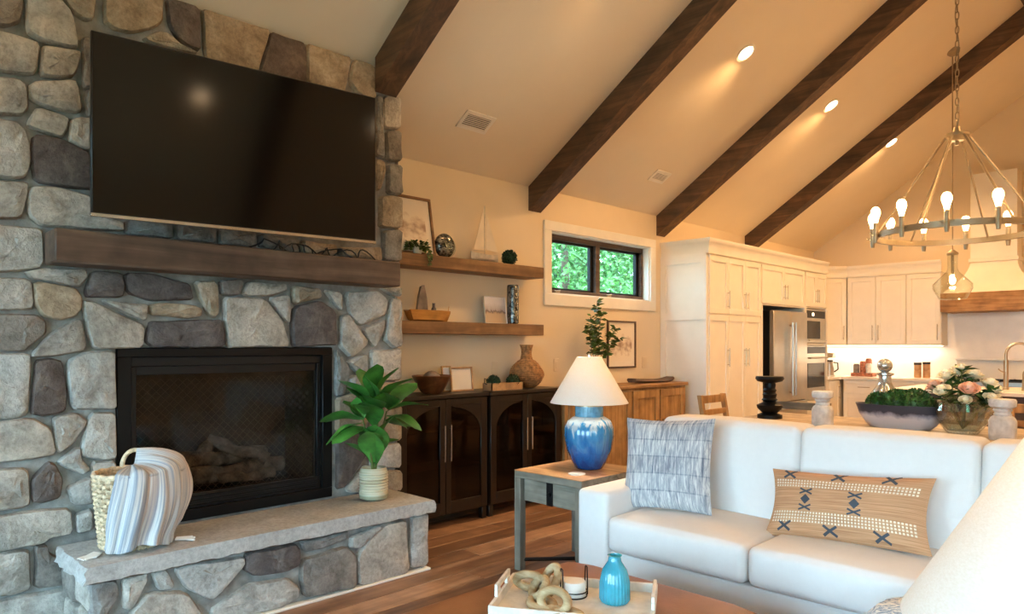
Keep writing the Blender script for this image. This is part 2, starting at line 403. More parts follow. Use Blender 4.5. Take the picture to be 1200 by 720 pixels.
        for sgn in (-1, 1):
            face(gx, gy, lambda a, b: pt(a, b, sgn)); face(gx, gz, lambda a, b: pt(a, sgn, b)); face(gy, gz, lambda a, b: pt(sgn, a, b))
        return s.add(v, f)
    def ball(s, c, r, n=12, sx=1, sy=1, sz=1):
        prof = [(r * sin(pi * i / n) if 0 < i < n else 0.0, -r * cos(pi * i / n) * sz) for i in range(n + 1)]
        return s.lathe(prof, n * 2, c[0], c[1], c[2], sx=sx, sy=sy)
    def leaf(s, p, d, nrm, L, W, bend=.15):
        d = Vector(d).normalized(); nrm = Vector(nrm); nrm = (nrm - d * nrm.dot(d)); nrm = nrm.normalized() if nrm.length > 1e-4 else d.orthogonal().normalized()
        t = d.cross(nrm); p = Vector(p)
        a = p; b = p + d * (L * .5) + t * (W / 2) + nrm * bend * L * .5; c = p + d * L - nrm * bend * L * .2; e = p + d * (L * .5) - t * (W / 2) + nrm * bend * L * .5
        m = p + d * (L * .5)
        return s.add([a, b, c, e, m], [(0, 1, 4), (1, 2, 4), (2, 3, 4), (3, 0, 4)])

def build(name, m, mat, parent=None, world=True, smooth=40, recalc=True):
    me = bpy.data.meshes.new(name)
    off = Vector((0, 0, 0))
    if parent is not None and world:
        p = parent
        while p is not None: off += p.location; p = p.parent
    vs_ = [(x - off.x, y - off.y, z - off.z) for x, y, z in m.v] if off.length > 0 else m.v
    me.from_pydata(vs_, [], m.f)
    if m.uv:
        ul = me.uv_layers.new(name='UVMap')
        for lp in me.loops: ul.data[lp.index].uv = m.uv[lp.vertex_index]
    if recalc:
        bm = bmesh.new(); bm.from_mesh(me); bmesh.ops.recalc_face_normals(bm, faces=bm.faces); bm.to_mesh(me); bm.free()
    if smooth:
        me.polygons.foreach_set('use_smooth', [True] * len(me.polygons)); me.set_sharp_from_angle(angle=radians(smooth))
    me.materials.append(MATS[mat]); me.update()
    o = bpy.data.objects.new(name, me); COL.objects.link(o)
    if parent is not None: o.parent = parent
    return o
def tag(o, label, cat, group=None):
    o['label'] = label; o['category'] = cat
    if group: o['group'] = group
    return o
def thing(name, label, cat, loc=(0, 0, 0), rz=0, group=None):
    o = bpy.data.objects.new(name, None); COL.objects.link(o); o.location = loc; o.rotation_euler = (0, 0, rz); o.empty_display_size = .1
    return tag(o, label, cat, group)
def solo(name, m, mat, label, cat, loc=(0, 0, 0), group=None, rz=0, smooth=40):     # a one-mesh thing, mesh given in local coordinates
    o = build(name, m, mat, None, smooth=smooth); o.location = loc; o.rotation_euler = (0, 0, rz); return tag(o, label, cat, group)
def struct(name, m, mat, parent=None):
    o = build(name, m, mat, parent); 
    if parent is None: o['kind'] = 'structure'
    return o
def clone(o, parent=None):
    c = o.copy(); COL.objects.link(c); c.parent = parent
    for ch in o.children: clone(ch, c)
    return c
def light(name, typ, loc, energy, color, size=.05, rot=None, parent=None, spot=None, blend=.5):
    l = bpy.data.lights.new(name, typ); l.energy = energy; l.color = color
    if typ in ('POINT', 'SPOT'): l.shadow_soft_size = size
    if typ == 'SPOT': l.spot_size = spot; l.spot_blend = blend
    if typ == 'AREA': l.size = size
    o = bpy.data.objects.new(name, l); COL.objects.link(o); o.location = loc
    if rot: o.rotation_euler = rot
    if parent is not None: o.parent = parent; o.location = Vector(loc) - parent.location
    return o
WARM = (1.0, .56, .23); WARM2 = (1.0, .68, .38)
FX = lambda c: (lambda u, v, n: (c + n, u, v))     # panel facing +X: u=Y v=Z n=out
FY = lambda c: (lambda u, v, n: (u, c - n, v))     # panel facing -Y: u=X v=Z n=out

# ================================================================== structure
m = M(); m.box(-.05, ROOM_X, Y0, Y1, -.08, -.012); floor = struct('floor', m, 'floor_wood')
pm = {}
PW, PL = .18, 2.3
rows = int(ROOM_X / PW)
for L in (PL,):
    k = M(); k.box(0, PW - .003, 0, L - .003, -.012, 0, .002); o = build('plank', k, 'floor_wood', floor); pm[L] = o.data; proto_plank = o
first = True
for r in range(rows + 1):
    y = Y0 - random.uniform(0, PL * .9)
    while y < Y1:
        x0 = r * PW
        if y + PL <= Y1 + PL:
            if first: o = proto_plank; first = False
            else: o = bpy.data.objects.new('plank', pm[PL]); COL.objects.link(o); o.parent = floor
            o.location = (x0, y, 0)
            ya, yb = max(y, Y0), min(y + PL, Y1)
            o.location.y = ya; o.scale = (min(1, (ROOM_X - x0) / PW), (yb - ya) / PL, 1)
            if yb - ya < .05 or x0 > ROOM_X - .02: bpy.data.objects.remove(o)
        y += PL

# left wall with window hole
WY0, WY1, WZ0, WZ1 = 5.03, 6.68, 1.86, 2.46
m = M(); T = .2
m.box(-T, 0, Y0, WY0, 0, WALL_Z); m.box(-T, 0, WY1, Y1, 0, WALL_Z); m.box(-T, 0, WY0, WY1, 0, WZ0); m.box(-T, 0, WY0, WY1, WZ1, WALL_Z)
struct('wall_left', m, 'wall_paint')
# gable back wall
m = M(); m.prism([(-T, 0), (ROOM_X + T, 0), (ROOM_X + T, WALL_Z - .1), (RIDGE_X, ceil_z(RIDGE_X) + .05), (-T, WALL_Z - .1)], Y1, Y1 + .2, 'y')
struct('wall_back', m, 'wall_paint')
# right wall with glazed openings
m = M()
for a, b in ((Y0, -2.4), (-.85, -.75), (.8, Y1)): m.box(ROOM_X, ROOM_X + T, a, b, 0, WALL_Z)
for a, b in ((-2.4, -.85), (-.75, .8)): m.box(ROOM_X, ROOM_X + T, a, b, 0, .25); m.box(ROOM_X, ROOM_X + T, a, b, 2.35, WALL_Z)
struct('wall_right', m, 'wall_paint')
# front gable wall behind the camera with wide openings
m = M()
m.box(-T, .8, Y0 - T, Y0, 0, WALL_Z); m.box(ROOM_X - .8, ROOM_X + T, Y0 - T, Y0, 0, WALL_Z)
m.box(2.95, 3.45, Y0 - T, Y0, .2, 2.55); m.box(.8, ROOM_X - .8, Y0 - T, Y0, 2.55, WALL_Z); m.box(.8, ROOM_X - .8, Y0 - T, Y0, 0, .2)
m.prism([(-T, WALL_Z), (ROOM_X + T, WALL_Z), (RIDGE_X, ceil_z(RIDGE_X) + .05)], Y0 - T, Y0, 'y')
struct('wall_front', m, 'wall_paint')
# vaulted ceiling
m = M(); t = .15
zl = WALL_Z - PITCH * T; zr = ceil_z(RIDGE_X)
m.prism([(-T, zl), (RIDGE_X, zr), (ROOM_X + T, zl), (ROOM_X + T, zl + t), (RIDGE_X, zr + t), (-T, zl + t)], Y0 - T, Y1 + .2, 'y')
struct('ceiling', m, 'ceiling_paint')
m = M(); m.box(0, .015, 6.82, 6.90, 0, .1); struct('baseboard_left', m, 'white_trim')
# window frames on the daylight walls
k = 2
for (a, b) in ((-2.4, -.85), (-.75, .8)):
    m = M(); x = ROOM_X + .06
    m.box(x, x + .06, a, b, .25, .33); m.box(x, x + .06, a, b, 2.27, 2.35); m.box(x, x + .06, a, a + .07, .25, 2.35); m.box(x, x + .06, b - .07, b, .25, 2.35)
    wo = struct('window_%d' % k, m, 'beam_wood'); g = M(); g.box(x + .028, x + .034, a + .07, b - .07, .33, 2.27); build('pane', g, 'window_glass', wo); k += 1
for (a, b) in ((.8, 2.95), (3.45, ROOM_X - .8)):
    m = M(); y = Y0 - .12
    m.box(a, b, y, y + .06, .2, .28); m.box(a, b, y, y + .06, 2.47, 2.55); m.box(a, a + .07, y, y + .06, .2, 2.55); m.box(b - .07, b, y, y + .06, .2, 2.55); m.box((a + b) / 2 - .04, (a + b) / 2 + .04, y, y + .06, .28, 2.47)
    wo = struct('window_%d' % k, m, 'beam_wood')
    for (c, d) in ((a + .07, (a + b) / 2 - .04), ((a + b) / 2 + .04, b - .07)):
        g = M(); g.box(c, d, y + .028, y + .034, .28, 2.47); build('pane', g, 'window_glass', wo)
    k += 1

# window_1: casing, dark frame, two sashes, panes, cranks
m = M(); c0, c1, d0, d1 = 4.93, 6.78, 1.75, 2.55
for (a, b, e, f_) in ((c0, c1, d0, WZ0), (c0, c1, WZ1, d1), (c0, WY0, WZ0, WZ1), (WY1, c1, WZ0, WZ1)): m.box(0, .022, a, b, e, f_, .003)
win = struct('window_1', m, 'white_trim')
m = M()
for (a, b, e, f_) in ((WY0, WY1, WZ0, WZ0 + .012), (WY0, WY1, WZ1 - .012, WZ1), (WY0, WY0 + .012, WZ0, WZ1), (WY1 - .012, WY1, WZ0, WZ1)): m.box(-.1, -.0, a, b, e, f_)
build('window_reveal', m, 'white_trim', win)
m = M(); xa, xb = -.16, -.075; ym = (WY0 + WY1) / 2
for (a, b, e, f_) in ((WY0 + .012, WY1 - .012, WZ0 + .012, WZ0 + .052), (WY0 + .012, WY1 - .012, WZ1 - .06, WZ1 - .012), (WY0 + .012, WY0 + .04, WZ0 + .05, WZ1 - .06), (WY1 - .05, WY1 - .012, WZ0 + .05, WZ1 - .06), (ym - .035, ym + .035, WZ0 + .05, WZ1 - .06)): m.box(xa, xb, a, b, e, f_, .003)
fr = build('window_frame', m, 'mantel_wood', win)
for (a, b) in ((WY0 + .04, ym - .035), (ym + .035, WY1 - .05)):
    m = M(); z0, z1 = WZ0 + .052, WZ1 - .06; s_ = .022
    for (p, q, e, f_) in ((a, b, z0, z0 + s_), (a, b, z1 - s_, z1), (a, a + s_, z0, z1), (b - .05, b, z0, z1)): m.box(-.15, -.11, p, q, e, f_, .002)
    sa = build('window_sash', m, 'black_metal', win)
    g = M(); g.box(-.132, -.127, a + s_, b - .05, z0 + s_, z1 - s_); build('pane', g, 'window_glass', sa)
    c = M(); c.box(-.075, -.055, a + .1, a + .17, WZ0 + .02, WZ0 + .045, .004); c.tube([(-.06, a + .13, WZ0 + .04), (-.045, a + .16, WZ0 + .045)], .006); build('window_crank', c, 'bronze', win)

# ridge beam and sloped beams
m = M(); m.box(RIDGE_X - .1, RIDGE_X + .1, Y0, Y1, 4.78, zr + .02, .006)
tag(build('ridge_beam', m, 'beam_wood'), 'dark wooden ridge beam along the ceiling peak', 'beam')
lab = ['dark wooden ceiling beam rising from the top of the stone fireplace', 'dark wooden ceiling beam rising from the wall between shelves and small window',
       'dark wooden ceiling beam rising beside the tall white cabinets past the small window', 'dark wooden ceiling beam rising above the refrigerator']
BY = [2.64, 4.73, 6.82, 8.92]
for i, y in enumerate(BY + [.55, -1.54]):
    for side in (0, 1):
        x0 = .615 if (i == 0 and side == 0) else 0.0
        if i == 3 and side == 0: x0 = .0
        xa, xb = x0, RIDGE_X - .1
        if side == 0 and i in (4,): xa = .615
        if i == 2 and side == 0: pass
        prof = [(xa, ceil_z(xa) - .222), (xb, ceil_z(xb) - .222), (xb, ceil_z(xb)), (xa, ceil_z(xa))]
        if side: prof = [(ROOM_X - a, b) for a, b in prof]
        m = M(); m.prism(prof, y, y + .165, 'y')
        o = build('ceiling_beam', m, 'beam_wood', smooth=0)
        if side == 0 and i < 4: tag(o, lab[i], 'beam', 'sloped ceiling beams')
        else: tag(o, 'dark wooden ceiling beam on the slope out of view' if side else 'dark wooden ceiling beam above the near seating area', 'beam', 'sloped ceiling beams' if side == 0 else 'sloped beams of the far slope')

# recessed lights, vents on left slope (and mirrored)
ang = math.atan(PITCH)
def slope_xf(cx, cy, mirror=False):
    def xf(u, v, n):   # u along Y, v up-slope, n down into room
        x = cx + v * cos(ang) + n * sin(ang); z = ceil_z(cx) + v * sin(ang) - n * cos(ang)
        return (ROOM_X - x if mirror else x, cy + u, z)
    return xf
names = {5.77: 'round recessed ceiling light between the beams by the small window', 7.67: 'round recessed ceiling light above the tall white cabinets', 9.6: 'round recessed ceiling light beyond the furthest beam'}
for mir in (False, True):
    for y in (9.6, 7.67, 5.77, 3.87, 1.97, .07):
        loc = slope_xf(1.6, y, mir)(0, 0, 0)
        t_ = thing('recessed_light', names[y] if (y in names and not mir) else ('round recessed ceiling light on the far slope' if mir else {3.87: 'round recessed ceiling light above the end table and sofa', 1.97: 'round recessed ceiling light above the ottoman', .07: 'round recessed ceiling light near the tall front windows'}.get(y)), 'ceiling light', loc, group='recessed ceiling lights' + (' of the far slope' if mir else ''))
        m = M(slope_xf(1.6, y, mir)); m.shell([(.09, 0), (.09, .006), (.068, .006), (.066, 0)], 28); build('trim_ring', m, 'white_trim', t_)
        m = M(slope_xf(1.6, y, mir)); m.lathe([(.066, .002), (.066, .004), (0.0, .004)], 28); build('lens', m, 'can_lens', t_)
        p = slope_xf(1.6, y, mir)(0, 0, .03)
        light('recessed_lamp', 'SPOT', p, 120 if y > 5 else 30, WARM, .06, (0, 0, 0), t_, radians(150), .6)
for (px, py, w_, h_, lb) in ((558, 143, .30, .17, 'white ceiling air vent with grey slats near the fireplace'), (773, 207, .26, .15, 'white ceiling air vent with grey slats above the small window')):
    r = ray(px, py); d = (WALL_Z + PITCH * CAM.x - CAM.z) / (r.z - PITCH * r.x); p = CAM + r * d
    t_ = thing('air_vent', lb, 'vent', p, group='ceiling vents'); xf = slope_xf(p.x, p.y)
    m = M(xf); b = .03
    m.box(-w_ / 2, w_ / 2, -h_ / 2, -h_ / 2 + b, 0, .008); m.box(-w_ / 2, w_ / 2, h_ / 2 - b, h_ / 2, 0, .008); m.box(-w_ / 2, -w_ / 2 + b, -h_ / 2, h_ / 2, 0, .008); m.box(w_ / 2 - b, w_ / 2, -h_ / 2, h_ / 2, 0, .008)
    build('vent_frame', m, 'white_trim', t_)
    m = M(xf); m.box(-w_ / 2 + b, w_ / 2 - b, -h_ / 2 + b, h_ / 2 - b, 0, .001); build('vent_back', m, 'plastic_black', t_)
    for k in range(7):
        m = M(xf); v0 = -h_ / 2 + b + (h_ - 2 * b) * (k + .1) / 7; m.box(-w_ / 2 + b, w_ / 2 - b, v0, v0 + .007, .002, .006); build('slat', m, 'white_trim', t_)
# ================================================================== fireplace
FACE = .60; FYR = 2.87; FYL = .3
fp = thing('stone_fireplace', 'tall fieldstone fireplace with raised hearth reaching the sloped ceiling', 'fireplace', (.3, 1.76, 0))
OY0, OY1, OZ0, OZ1 = 1.125, 2.355, .427, 1.36
CORE = FACE - .04
m = M(); zt = lambda x: ceil_z(x) - .002
def corebox(y0, y1, z0, z1=None):
    if z1 is None: m.prism([(0.003, z0), (CORE, z0), (CORE, zt(CORE)), (0.003, zt(0))], y0, y1, 'y')
    else: m.box(.003, CORE, y0, y1, z0, z1)
corebox(FYL, OY0, 0); corebox(OY1, FYR - .035, 0); corebox(OY0, OY1, 0, OZ0); corebox(OY0, OY1, OZ1); m.box(.003, .12, OY0, OY1, OZ0, OZ1)
build('mortar_core', m, 'mortar', fp, smooth=0)

def chaikin(P):
    out = []
    for i in range(len(P)):
        a, b = P[i], P[(i + 1) % len(P)]
        out.append((a[0] * .86 + b[0] * .14, a[1] * .86 + b[1] * .14)); out.append((a[0] * .14 + b[0] * .86, a[1] * .14 + b[1] * .86))
    return out
def area(P): return .5 * sum(P[i][0] * P[(i + 1) % len(P)][1] - P[(i + 1) % len(P)][0] * P[i][1] for i in range(len(P)))
rs = random.Random(3)
def make_stone(P, xf, mat, parent, th=.04, back=.012, grow=.008):
    if abs(area(P)) < 4e-4: return
    if area(P) < 0: P = P[::-1]
    c_x = sum(p[0] for p in P) / len(P); c_y = sum(p[1] for p in P) / len(P); g_ = grow
    P = [(x + g_ * (x - c_x) / max(.03, sqrt((x - c_x) ** 2 + (y - c_y) ** 2)), y + g_ * (y - c_y) / max(.03, sqrt((x - c_x) ** 2 + (y - c_y) ** 2))) for x, y in P]
    Q = []
    for i in range(len(P)):
        a, b = P[i], P[(i + 1) % len(P)]; L = sqrt((a[0] - b[0]) ** 2 + (a[1] - b[1]) ** 2)
        k = max(1, int(L / .09))
        for j in range(k):
            t = j / k; jj = .005 if j else 0
            Q.append((a[0] + (b[0] - a[0]) * t + rs.uniform(-jj, jj), a[1] + (b[1] - a[1]) * t + rs.uniform(-jj, jj)))
    Q = chaikin(Q); n = len(Q)
    cx = sum(p[0] for p in Q) / n; cy = sum(p[1] for p in Q) / n
    R = sum(sqrt((p[0] - cx) ** 2 + (p[1] - cy) ** 2) for p in Q) / n
    th = th * rs.uniform(.85, 1.25); tx, ty = rs.uniform(-.12, .12), rs.uniform(-.12, .12)
    v = []; f = []
    rings = ((0, -back), (0.002, th * .6), (.010, th * .95), (.034, th * 1.06), (R * .5, th * 1.1))
    for ins, h in rings:
        for k, (x, y) in enumerate(Q):
            d = sqrt((x - cx) ** 2 + (y - cy) ** 2); s_ = max(.15, (d - ins) / d)
            X, Y = cx + (x - cx) * s_, cy + (y - cy) * s_
            hh = h + ((X - cx) * tx + (Y - cy) * ty) * .35 + (rs.uniform(-.006, .006) if ins > .02 else 0) if h > 0 else h
            v.append((X, Y, hh))
    v.append((cx, cy, th * 1.12))
    for i in range(len(rings) - 1):
        for k in range(n): f.append((i * n + k, i * n + (k + 1) % n, (i + 1) * n + (k + 1) % n, (i + 1) * n + k))
    o = (len(rings) - 1) * n
    for k in range(n): f.append((o + k, o + (k + 1) % n, len(v) - 1))
    m = M(xf); m.add(v, f); return build('stone', m, mat, parent, smooth=38)
SM = {'L': 'stone_light', 'T': 'stone_tan', 'M': 'stone_grey', 'D': 'stone_dark'}
face_xf = lambda u, v, n: (CORE + n, u, v)
FACE_STONES = [
 ('M', [(0,0),(25,0),(26,8),(23,24),(10,29),(0,30)]), ('L', [(31,-6),(66,-6),(84,15),(91,54),(80,54),(46,45),(33,36)]), ('T', [(72,-6),(112,-6),(109,21),(100,22),(86,12)]),
 ('T', [(124,-6),(191,-6),(190,25),(178,32),(155,37),(135,33),(124,24)]), ('D', [(196,-6),(233,-6),(235,58),(220,53),(208,42),(200,28)]), ('T', [(168,46),(185,37),(198,40),(213,54),(232,63),(200,57)]),
 ('T', [(238,0),(315,27),(302,84),(243,69)]), ('D', [(319,30),(355,41),(359,56),(359,96),(305,85)]), ('T', [(361,43),(411,61),(404,109),(363,97)]), ('T', [(416,63),(438,70),(440,116),(421,110),(411,95)]),
 ('M', [(441,113),(447,113),(449,155),(450,184),(441,181)]), ('L', [(450,113),(470,114),(470,150),(451,149)]), ('M', [(453,154),(471,154),(471,188),(455,188)]), ('M', [(456,192),(472,195),(472,228),(455,226)]),
 ('T', [(441,187),(450,189),(452,201),(446,222),(441,221)]), ('T', [(446,231),(461,230),(472,233),(472,267),(446,266)]), ('M', [(450,271),(472,270),(472,306),(450,305)]), ('T', [(398,290),(446,290),(447,306),(400,300)]),
 ('L', [(0,38),(18,42),(46,51),(42,80),(38,86),(10,84),(0,82)]), ('L', [(52,54),(92,60),(94,65),(87,88),(70,90),(48,87),(50,65)]), ('L', [(0,92),(22,93),(30,100),(33,125),(25,134),(0,133)]),
 ('L', [(36,100),(45,95),(88,94),(92,105),(95,128),(88,131),(60,126),(37,116)]), ('L', [(45,126),(80,138),(78,150),(72,160),(52,154),(34,147),(36,140)]), ('L', [(84,142),(95,138),(109,140),(109,174),(95,172),(82,163)]),
 ('M', [(97,45),(112,42),(114,100),(98,101)]), ('M', [(101,107),(116,106),(116,134),(103,134)]),
 ('L', [(0,141),(18,143),(28,152),(34,170),(35,190),(30,206),(15,208),(0,206)]), ('D', [(40,158),(72,163),(106,180),(112,221),(85,219),(42,212),(38,185)]), ('L', [(0,213),(32,214),(32,228),(25,255),(0,256)]),
 ('L', [(38,219),(66,220),(107,231),(112,252),(143,261),(144,270),(100,268),(50,264),(35,252),(34,232)]), ('L', [(0,264),(44,268),(50,272),(51,312),(20,317),(0,318)]),
 ('M', [(149,258),(200,262),(201,280),(149,274)]), ('M', [(207,262),(252,268),(252,285),(207,280)]), ('M', [(258,268),(300,273),(300,290),(258,286)]), ('M', [(306,275),(350,281),(350,296),(306,290)]), ('T', [(356,282),(394,287),(394,300),(356,296)]),
 ('L', [(30,319),(52,315),(99,316),(102,324),(97,330),(91,336),(38,326)]), ('L', [(0,327),(28,327),(37,331),(39,355),(36,362),(0,363)]), ('T', [(41,330),(87,338),(95,348),(95,361),(88,370),(72,374),(52,370),(42,355)]),
 ('D', [(101,342),(109,318),(142,320),(146,335),(143,348),(104,348)]), ('D', [(148,320),(180,322),(222,333),(226,351),(178,352),(150,343)]), ('T', [(229,331),(254,330),(257,365),(252,372),(244,368),(236,350)]),
 ('L', [(119,352),(173,357),(171,376),(150,368)]), ('T', [(177,358),(190,355),(226,358),(236,363),(235,370),(218,373),(178,369)]), ('D', [(178,377),(258,375),(262,388),(263,406),(225,407),(180,407),(172,400),(175,386)]),
 ('L', [(98,353),(112,355),(169,382),(167,407),(110,408),(103,385)]), ('L', [(264,349),(310,351),(330,375),(339,405),(268,407),(264,375)]), ('M', [(259,329),(285,328),(281,345),(261,346)]), ('L', [(291,331),(335,333),(336,340),(315,346),(285,346)]),
 ('L', [(316,350),(340,345),(340,377),(335,376)]), ('T', [(344,335),(375,339),(376,349),(345,356)]), ('D', [(346,360),(375,353),(393,365),(395,404),(344,406),(343,380)]), ('L', [(381,340),(400,343),(401,363),(396,360)]),
 ('L', [(406,343),(442,341),(454,352),(452,368),(423,381),(412,370)]), ('L', [(447,337),(472,337),(472,347),(460,346)]), ('L', [(459,351),(472,352),(473,405),(462,407),(451,397),(455,375)]), ('L', [(400,372),(409,369),(432,402),(412,419),(399,405)]),
 ('L', [(427,386),(451,375),(449,390),(440,407),(433,400)]), ('M', [(394,410),(402,420),(410,432),(405,462),(394,464)]), ('L', [(408,424),(430,415),(431,437),(420,437),(411,429)]), ('L', [(436,411),(472,409),(473,445),(437,447)]),
 ('L', [(412,441),(433,440),(434,450),(409,460)]), ('T', [(438,450),(473,449),(473,472),(440,476)]), ('T', [(396,468),(434,455),(436,478),(428,500),(396,506)]), ('D', [(396,511),(427,507),(430,532),(406,570),(396,573)]),
 ('T', [(440,480),(473,476),(474,516),(436,516),(434,505)]), ('L', [(437,521),(474,520),(474,548),(436,549)]), ('T', [(440,553),(474,552),(475,574),(440,577)]), ('L', [(407,573),(430,545),(436,558),(436,577),(410,577)]),
 ('M', [(0,369),(43,370),(53,378),(53,391),(38,402),(28,411),(0,410)]), ('L', [(39,415),(60,392),(88,375),(95,376),(100,404),(97,411),(62,417),(40,418)]), ('L', [(0,415),(35,416),(36,430),(33,485),(15,490),(0,490)]),
 ('D', [(42,424),(60,421),(73,425),(78,460),(76,482),(50,487),(37,484),(41,455)]), ('L', [(81,424),(100,414),(134,412),(136,479),(85,479),(80,442)]), ('L', [(0,496),(37,491),(59,503),(66,532),(32,538),(0,541)]),
 ('L', [(64,490),(90,485),(103,495),(85,520),(69,531),(65,510)]), ('L', [(106,485),(135,485),(136,536),(125,539),(98,535),(97,523)]), ('L', [(70,541),(93,524),(96,540),(105,550),(97,556),(73,546)]),
 ('L', [(108,543),(136,541),(136,600),(114,600)]), ('L', [(0,551),(27,550),(33,555),(35,590),(25,595),(0,598)]), ('D', [(39,562),(57,543),(65,546),(73,563),(70,583),(50,589),(39,588)]), ('L', [(80,572),(104,561),(109,565),(110,590),(87,591)]),
 ('L', [(0,607),(50,599),(82,597),(85,625),(58,630),(50,637),(0,646)]), ('L', [(90,604),(108,598),(108,621),(91,624)]), ('L', [(0,650),(33,645),(35,690),(15,697),(0,697)]), ('M', [(42,642),(55,640),(58,650),(75,658),(80,685),(41,690)]), ('L', [(0,705),(84,690),(86,720),(86,756),(0,776)]),
]
for c, P in FACE_STONES:
    Q = []
    for px, py in P:
        p = onX(px, py, CORE + .03); y, z = p.y, p.z
        if px == 0: y -= .03
        Q.append((min(y, FYR), max(.01, min(z, ceil_z(FACE) - .035))))
    make_stone(Q, face_xf, SM[c], fp)
def rough_rows(y0, y1, z0, z1, h, wd, xf, seed):
    r = random.Random(seed); z = z0
    while z < z1 - .05:
        hh = min(h * r.uniform(.8, 1.2), z1 - z)
        if z1 - z - hh < .08: hh = z1 - z
        y = y0 - (0 if y1 - y0 < .5 else r.uniform(0, wd * .5))
        while y < y1 - .04:
            ww = wd * r.uniform(.7, 1.3)
            a, b = max(y, y0), min(y + ww, y1)
            if y1 - b < .08: b = y1; y = y1
            g = .009; j = lambda: r.uniform(-.01, .01)
            if b - a > .06: make_stone([(a + g, z + g + j()), (b - g, z + g + j()), (b - g + j(), z + hh - g), (a + g + j(), z + hh - g)], xf, r.choice(['stone_light', 'stone_light', 'stone_tan', 'stone_grey', 'stone_dark']), fp)
            y += ww + (0 if y < y1 else 9)
        z += hh
rough_rows(1.02, 2.66, 2.06, 2.78, .24, .34, face_xf, 5)                          # behind the television
rough_rows(FYL, .60, .01, ceil_z(FACE) - .06, .25, .30, face_xf, 6)               # past the left picture edge
side_xf = lambda u, v, n: (u, FYR - .035 + n, v)
rough_rows(.04, FACE - .05, .01, ceil_z(.0) - .02, .26, .27, side_xf, 8)            # return towards the shelves

# raised hearth
HX, HY0, HY1, HZ = 1.075, .88, 2.72, .427
m = M(); m.box(CORE, HX - .035, HY0 + .035, HY1 - .035, 0, .36); build('hearth_core', m, 'mortar', fp, smooth=0)
v = []; nseg = 60                                   # slab with a chipped rock edge
r = random.Random(11)
P = [(FACE + .03, HY0 - .035), (HX + .035, HY0 - .03), (HX + .03, HY1 + .03), (FACE + .03, HY1 + .035)]
outline = []
for i in range(4):
    a, b = P[i], P[(i + 1) % 4]; L = sqrt((a[0] - b[0]) ** 2 + (a[1] - b[1]) ** 2); k = int(L / .035) if i != 3 else 1
    for j in range(k): t = j / k; outline.append((a[0] + (b[0] - a[0]) * t, a[1] + (b[1] - a[1]) * t))
n = len(outline); cx = sum(p[0] for p in outline) / n; cy = sum(p[1] for p in outline) / n
rings = [(.0, .355, .008), (.004, .375, .010), (.002, .405, .010), (.012, HZ - .003, .004), (.022, HZ, .0)]
for ins, z, jit in rings:
    for (x, y) in outline:
        dx = -ins if x > cx + .1 else 0; dy = ins * (1 if y < cy - .7 else (-1 if y > cy + .7 else 0))
        jx = r.uniform(-jit, jit) if x > cx + .1 else 0; jy = r.uniform(-jit, jit) if abs(y - cy) > .7 else 0
        v.append((x + dx + jx, y + dy + jy, z + (r.uniform(-.004, .004) if jit > .005 else 0)))
f = [tuple(reversed(range(n))), tuple(range(4 * n, 5 * n))]
for i in range(4):
    for k in range(n): f.append((i * n + k, i * n + (k + 1) % n, (i + 1) * n + (k + 1) % n, (i + 1) * n + k))
m = M(); m.add(v, f); build('hearth_slab', m, 'slab_stone', fp, smooth=30)
hf_xf = lambda u, v, n: (HX - .035 + n, u, v)
HEARTH = [
 ('M', [(89,681),(136,681),(139,700),(125,720),(120,742),(89,745)]), ('L', [(145,680),(172,672),(172,683),(155,715),(145,712)]), ('L', [(179,673),(195,668),(203,685),(200,690),(187,691)]),
 ('L', [(206,669),(225,662),(285,654),(286,662),(262,690),(248,703),(220,690)]), ('L', [(152,720),(175,696),(218,695),(238,722),(232,742),(160,756)]), ('D', [(290,649),(345,638),(351,645),(351,662),(335,670),(300,675),(287,668)]),
 ('M', [(354,636),(407,623),(408,631),(380,642),(358,647)]), ('L', [(413,630),(444,617),(446,619),(423,642),(412,642)]), ('L', [(420,650),(450,616),(475,610),(479,664),(475,673),(422,686)]), ('L', [(483,607),(502,603),(507,612),(509,660),(482,665)]),
 ('M', [(355,657),(405,642),(416,652),(416,688),(358,700),(354,680)]), ('L', [(248,716),(292,686),(337,679),(350,690),(350,700),(330,712),(256,732)]), ('M', [(126,728),(146,722),(152,752),(126,760)]), ('M', [(89,750),(118,748),(118,772),(89,780)]),
]
for c, P in HEARTH:
    Q = []
    for px, py in P:
        p = onX(px, py, HX - .01); Q.append((max(HY0 + .005, min(p.y, HY1)), max(.012, min(p.z, .352))))
    make_stone(Q, hf_xf, SM[c], fp, .035)
he_xf = lambda u, v, n: (u, HY0 + .035 - n, v)
for a, b, c, d, k in ((.62, .84, .01, .18, 'L'), (.62, .80, .20, .345, 'M'), (.86, 1.05, .01, .2, 'L'), (.82, 1.05, .22, .345, 'L')):
    make_stone([(a, c), (b, c), (b, d), (a, d)], he_xf, SM[k], fp, .03)
hr_xf = lambda u, v, n: (u, HY1 - .035 + n, v)
for a, b, c, d, k in ((.62, .84, .01, .19, 'L'), (.62, .80, .21, .345, 'T'), (.86, 1.05, .01, .2, 'L'), (.82, 1.05, .22, .345, 'M')):
    make_stone([(a, c), (b, c), (b, d), (a, d)], hr_xf, SM[k], fp, .03)

# white caulk line where the hearth meets the floor
m = M(); m.box(HX - .036, HX + .012, HY0 + .03, HY1 + .005, .0, .014, .003); build('caulk_line', m, 'white_trim', fp)
# mantel
m = M(); m.box(FACE + .012, .80, .81, 2.71, 1.745, 1.90, .008)
o = build('mantel_beam', m, 'mantel_wood'); tag(o, 'thick brown wooden mantel beam across the stone fireplace', 'mantel')

